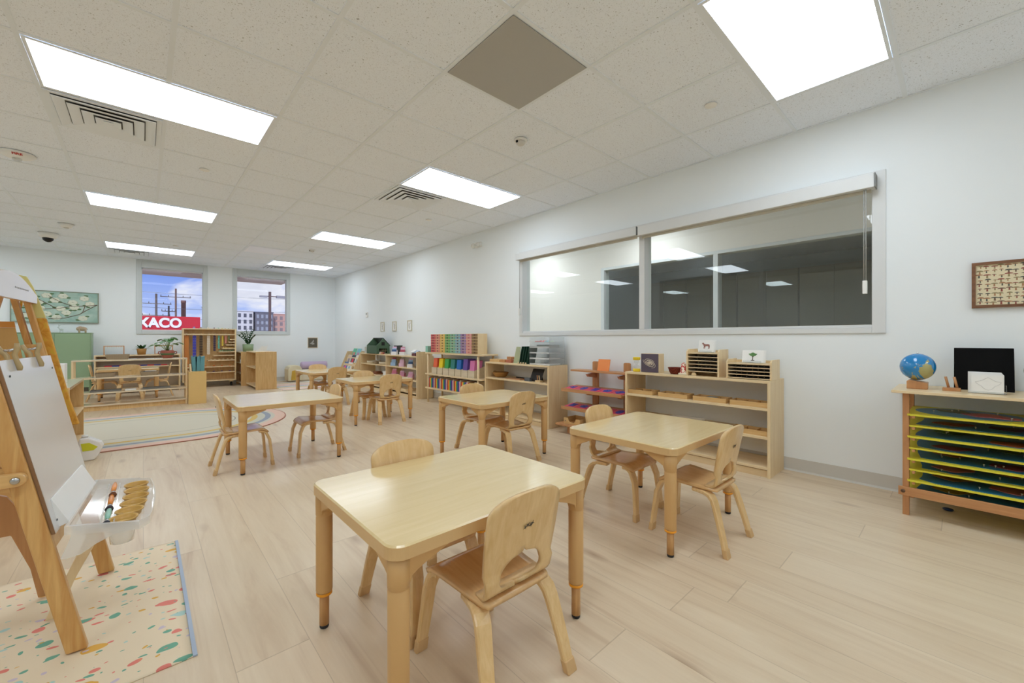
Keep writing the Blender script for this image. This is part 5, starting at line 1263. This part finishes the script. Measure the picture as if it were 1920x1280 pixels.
# inner slotted rails that carry the board
obj('gusset',B().prism([(ex(.93)-.03,.93),(ex(.93)+.024,.93),(ex(1.0)+.024,1.0),(ex(1.0)-.03,1.0)],'y',2.475,2.4895),M['pine'],ez,.004)
obj('cross_rail',B().prism([(ex(.37)-.02,.335),(ex(.37)+.018,.335),(ex(.40)+.018,.395),(ex(.40)-.02,.395)],'y',1.951,2.489),M['pine_h'],ez,.003)
obj('brace',B().prism(rrect(rear(.6)-.03,ex(.6)+.022,.575,.615,.0195,6),'y',1.900,1.9245),M['pine_h'],ez,.003)
obj('brace',B().prism(rrect(rear(.6)-.03,ex(.6)+.022,.575,.615,.0195,6),'y',2.5155,2.54),M['pine_h'],ez,.003)
obj('brace_screw',B().lathe([(.011,0),(.009,.004),(.001,.005)],n=16,M=Matrix.Translation((ex(.6),1.8998,.595))@Matrix.Rotation(pi/2,4,'X')),M['steel'],ez)
# white board on the front
wp=[(ex(.40)+.0258,.40),(ex(.40)+.034,.40),(ex(.955)+.034,.955),(ex(.955)+.0258,.955)]
wbd=obj('white_board',B().prism(wp,'y',1.940,2.50),M['whiteboard'],ez)
obj('board_edge',B().prism([(p[0],p[1]) for p in wp],'y',1.934,1.9395),C(140,104,70),ez)
for y,z in ((1.985,.905),(2.465,.905),(1.985,.43),(2.465,.43)): obj('board_screw',B().lathe([(.004,0),(.003,.002)],n=10,M=Matrix.Translation((ex(z)+.0345,y,z))@Matrix.Rotation(pi/2,4,'Y')),C(60,70,70),ez)
obj('paper_ledge',B().prism([(ex(.41)+.0345,.405),(ex(.41)+.058,.415),(ex(.50)+.037,.50),(ex(.50)+.0345,.50)],'y',1.985,2.45),M['frost'] if 0 else M['paper'],ez,label='folded white paper pocket')
def eclip(y,label):
    z=.965; x=ex(z)+.032; r=thing('easel_clip',label,'clip',(x,y,z),0,'tan clips on the easel board'); r.rotation_euler=(0,-.2,EZR); r.scale=(.72,.72,.72)
    for s in (-1,1): obj('jaw',B().tube([(s*.030,0,.055),(s*.026,0,.035),(s*.012,0,.006),(s*.0125,0,-.02),(s*.016,0,-.055),(s*.013,0,-.068)],[.008,.010,.009,.009,.011,.008],10),C(178,156,112,.3),r)
    obj('spring',B().tube([(-.026,0,.028),(.026,0,.028)],.006,8),M['steel'],r)
    return r
eclip(2.06,'tan plastic clip nearest the viewer on the easel board'); eclip(2.30,'tan plastic clip farther along the easel board')
# plywood trough under the easel
tr=thing('paper_trough','V-shaped curved plywood trough under the easel','trough',(0,0,0))
V=lambda pts,y0,y1: B().prism(pts,'y',y0,y1)
obj('left_panel',V([(-.62,.44),(-.41,.44),(-.383,.424),(-.355,.37),(-.325,.295),(-.292,.10),(-.280,.010),(-.305,.010),(-.325,.13),(-.373,.275),(-.62,.275)],2.42,2.438),M['ply'],tr,.003)
obj('right_panel',V([(-.14,.33),(-.19,.33),(-.262,.05),(-.262,.010),(-.245,.010),(-.17,.16),(-.12,.30)],2.38,2.40) if 0 else V([(-.155,.29),(-.115,.29),(-.185,.14),(-.232,.010),(-.262,.010),(-.215,.14)],2.20,2.216),M['birch'],tr,.003)
# ochre smock hanging on the far end
sk=thing('smock','burlap painting smock with ochre trim hanging behind the easel','smock',(0,0,0))
obj('burlap_panel',B().prism([(-1.05,.64),(-.30,.64),(-.365,1.065),(-1.05,1.065)],'y',2.44,2.446),M['burlap'],sk)
obj('hem',B().prism([(-1.05,1.0655),(-.365,1.0655),(-.368,1.088),(-1.05,1.088)],'y',2.437,2.449),C(196,128,48),sk,label='ochre hem')
obj('side_fold',B().prism([(-.255,.655),(-.205,.655),(-.232,.76),(-.300,1.108),(-.345,1.108)],'y',2.545,2.575),M['ochre'],sk,.004,label='ochre printed fold')
obj('collar_flap',B().prism([(-.345,1.109),(-.300,1.109),(-.335,1.235),(-.352,1.275),(-.372,1.28),(-.37,1.25)],'y',2.55,2.565),C(214,204,130),sk,label='pale yellow flap')
obj('hanging_loop',B().tube([(-.36,2.565,1.27),(-.36,2.59,1.26),(-.38,2.60,1.11)],.004,6),M['ochre'],sk)
# paint tray
ty=thing('paint_tray','translucent white paint tray hooked on the front of the easel','tray',(0,0,0))
inn=[(-.165,1.935)]; out_=[(.003,1.895),(.018,1.96),(.030,2.06),(.036,2.17),(.038,2.28),(.034,2.40),(.026,2.485)]
ring=[(-.188,1.925)]+[(-.01,1.905)]+out_[1:]+[(-.152,2.50)]
def tz(x): return .418-(x+.165)*.16
def loop(ins,dz):
    cx=sum(p[0] for p in ring)/len(ring); cy=sum(p[1] for p in ring)/len(ring)
    return [(cx+(x-cx)*(1-ins/.09),cy+(y-cy)*(1-ins/.29),tz(x)+dz) for x,y in ring]
b=B(); n=len(ring); L0=loop(0,-.028); L1=loop(0,0); L2=loop(.006,.001); L3=loop(.009,-.020)
b.add(L0+L1+L2+L3,[(k*n+i,k*n+(i+1)%n,(k+1)*n+(i+1)%n,(k+1)*n+i) for k in range(3) for i in range(n)]+[tuple(range(3*n,4*n))],0,False)
obj('tray_body',b,M['frost'],ty)
for y0_,y1_ in ((1.922,1.9245),(2.5005,2.503)):
    obj('side_cheek',B().prism([(-.166,.416),(-.010,.392),(-.012,.366),(-.075,.362),(-.115,.345),(-.150,.322),(-.185,.318),(-.196,.322),(-.178,.37)],'y',y0_,y1_),M['frost'],ty)
for x in (-.108,-.075): obj('brush_groove',B().box(x-.002,x+.002,1.945,2.47,tz(x)-.0195,tz(x)-.008),M['frost'],ty)
obj('cup_well',B().lathe([(.031,-.085),(.034,-.05),(.034,-.021)],(-.075+.02,1.975,tz(-.05)),24),M['frost'],ty)
cpos=[(-.052,1.965),(-.038,2.050),(-.028,2.138),(-.022,2.226),(-.020,2.314),(-.022,2.402)]
cu=None
for k,(x,y) in enumerate(cpos):
    l='mustard yellow paint cup in the easel tray, %s'%['nearest the viewer','second from the viewer','third from the viewer','fourth from the viewer','second farthest','farthest'][k]
    if cu is None:
        cu=thing('paint_cup',l,'cup',(x,y,tz(x)-.0195),0,'mustard paint cups')
        obj('cup',B().lathe([(.033,0),(.0355,.014),(.0395,.0145),(.0395,.019),(.0365,.019),(.0335,.014),(.031,.003),(.001,.003)],n=30),C(206,164,84,.35),cu)
    else: dup(cu,(x,y,tz(x)-.0195),0,l)
def brush(label,y,c,tip,mx=-.091):
    r=thing('paint_brush',label,'brush',(mx,y,tz(mx)-.0115),0,'paint brushes in the easel tray')
    obj('handle',B().tube([(0,.0,.0),(0,.05,.001),(0,.10,.0),(0,.145,-.001)],[.005,.0085,.008,.004],10),C(*c,.25),r)
    obj('ferrule',B().tube([(0,-.03,0),(0,-.0005,0)],[.009,.006],10),M['steel'],r)
    obj('bristles',B().tube([(0,-.055,0),(0,-.048,0),(0,-.0305,0)],[.006,.0125,.0095],10),C(*tip,.9),r)
brush('orange brush with brown bristles farthest along the easel tray',2.335,(238,150,64),(120,76,50)); brush('orange and white brush in the middle of the easel tray',2.155,(232,140,50),(60,54,58),-.093)
brush('green-handled brush nearest the viewer in the easel tray',1.985,(150,200,180),(50,50,60),-.093)
# the easel and all it carries stand turned a little
_pv=Matrix.Translation((-.155,1.935,0))@Matrix.Rotation(EZR,4,'Z')@Matrix.Translation((.155,-1.935,0))
for o in set(bpy.data.objects)-_before:
    if o.parent is None:
        if o.name.split('.')[0] in ('smock','paint_tray','paint_cup','paint_brush','paper_trough'): continue
        p=_pv@Vector(o.location); o.location=p
        if not o.name.startswith('easel_clip'): o.rotation_euler=(0,0,EZR)
# ------------------------------------------------------------------ things behind the easel
lc=thing('corner_shelf','low birch shelf opening right, half hidden behind the easel','shelf',(0,0,0)); x0,x1,y0,y1,h=-.80,-.43,4.70,5.74,.635
for y in (y0,y1-.02): obj('side_panel',B().box(x0,x1,y,y+.02,0,h),M['birch_dark'],lc,.002)
obj('top',B().box(x0,x1,y0+.02,y1-.02,h-.02,h),M['pale_top'],lc); obj('back_panel',B().box(x0,x0+.012,y0+.02,y1-.02,.06,h-.02),M['birch'],lc)
for z in (.365,.095): obj('shelf_board',B().box(x0+.012,x1,y0+.02,y1-.02,z-.02,z),M['birch_h'],lc)
solo('white_box','white box standing on the half-hidden birch shelf','box',B().box(-.06,.06,-.08,.08,0,.17),M['white'],(-.56,5.25,.6355),bev=.004)
wj=thing('plastic_jug','white plastic jug with a yellow-green label by the half-hidden shelf','jug',(-.345,4.95,0)); 
b=B().prism([(-.05,0),(.04,0),(.06,.03),(.095,.11),(.08,.145),(.01,.19),(-.05,.19),(-.065,.10)],'y',-.05,.05)
obj('body',b,C(232,232,230,.3),wj,.012); obj('label_patch',B().prism([(-.03,.085),(.035,.085),(.06,.11),(.01,.15),(-.04,.15)],'y',-.0525,-.0502),C(206,208,40),wj); obj('cap',B().cyl(.02,.1905,.21,(-.02,0),18),C(224,224,222),wj)
dw=thing('drawer_unit','low pine drawer unit behind the easel at the left edge','drawers',(0,0,0)); x0,x1,y0,y1=-1.3,-.50,3.36,3.76
obj('body',B().box(x0,x1,y0+.015,y1,.0,.46),M['birch_dark'],dw,.002)
for k in range(4): d=obj('drawer',B().box(x0+.01,x1-.01,y0,y0+.0145,.03+.108*k,.03+.108*k+.098),M['pine_h'],dw,.002); obj('pull',B().box(-.95,-.85,y0-.012,y0-.0005,.075+.108*k,.085+.108*k),M['beech'],d)
# dark room cabinets through the long window
for k in range(6):
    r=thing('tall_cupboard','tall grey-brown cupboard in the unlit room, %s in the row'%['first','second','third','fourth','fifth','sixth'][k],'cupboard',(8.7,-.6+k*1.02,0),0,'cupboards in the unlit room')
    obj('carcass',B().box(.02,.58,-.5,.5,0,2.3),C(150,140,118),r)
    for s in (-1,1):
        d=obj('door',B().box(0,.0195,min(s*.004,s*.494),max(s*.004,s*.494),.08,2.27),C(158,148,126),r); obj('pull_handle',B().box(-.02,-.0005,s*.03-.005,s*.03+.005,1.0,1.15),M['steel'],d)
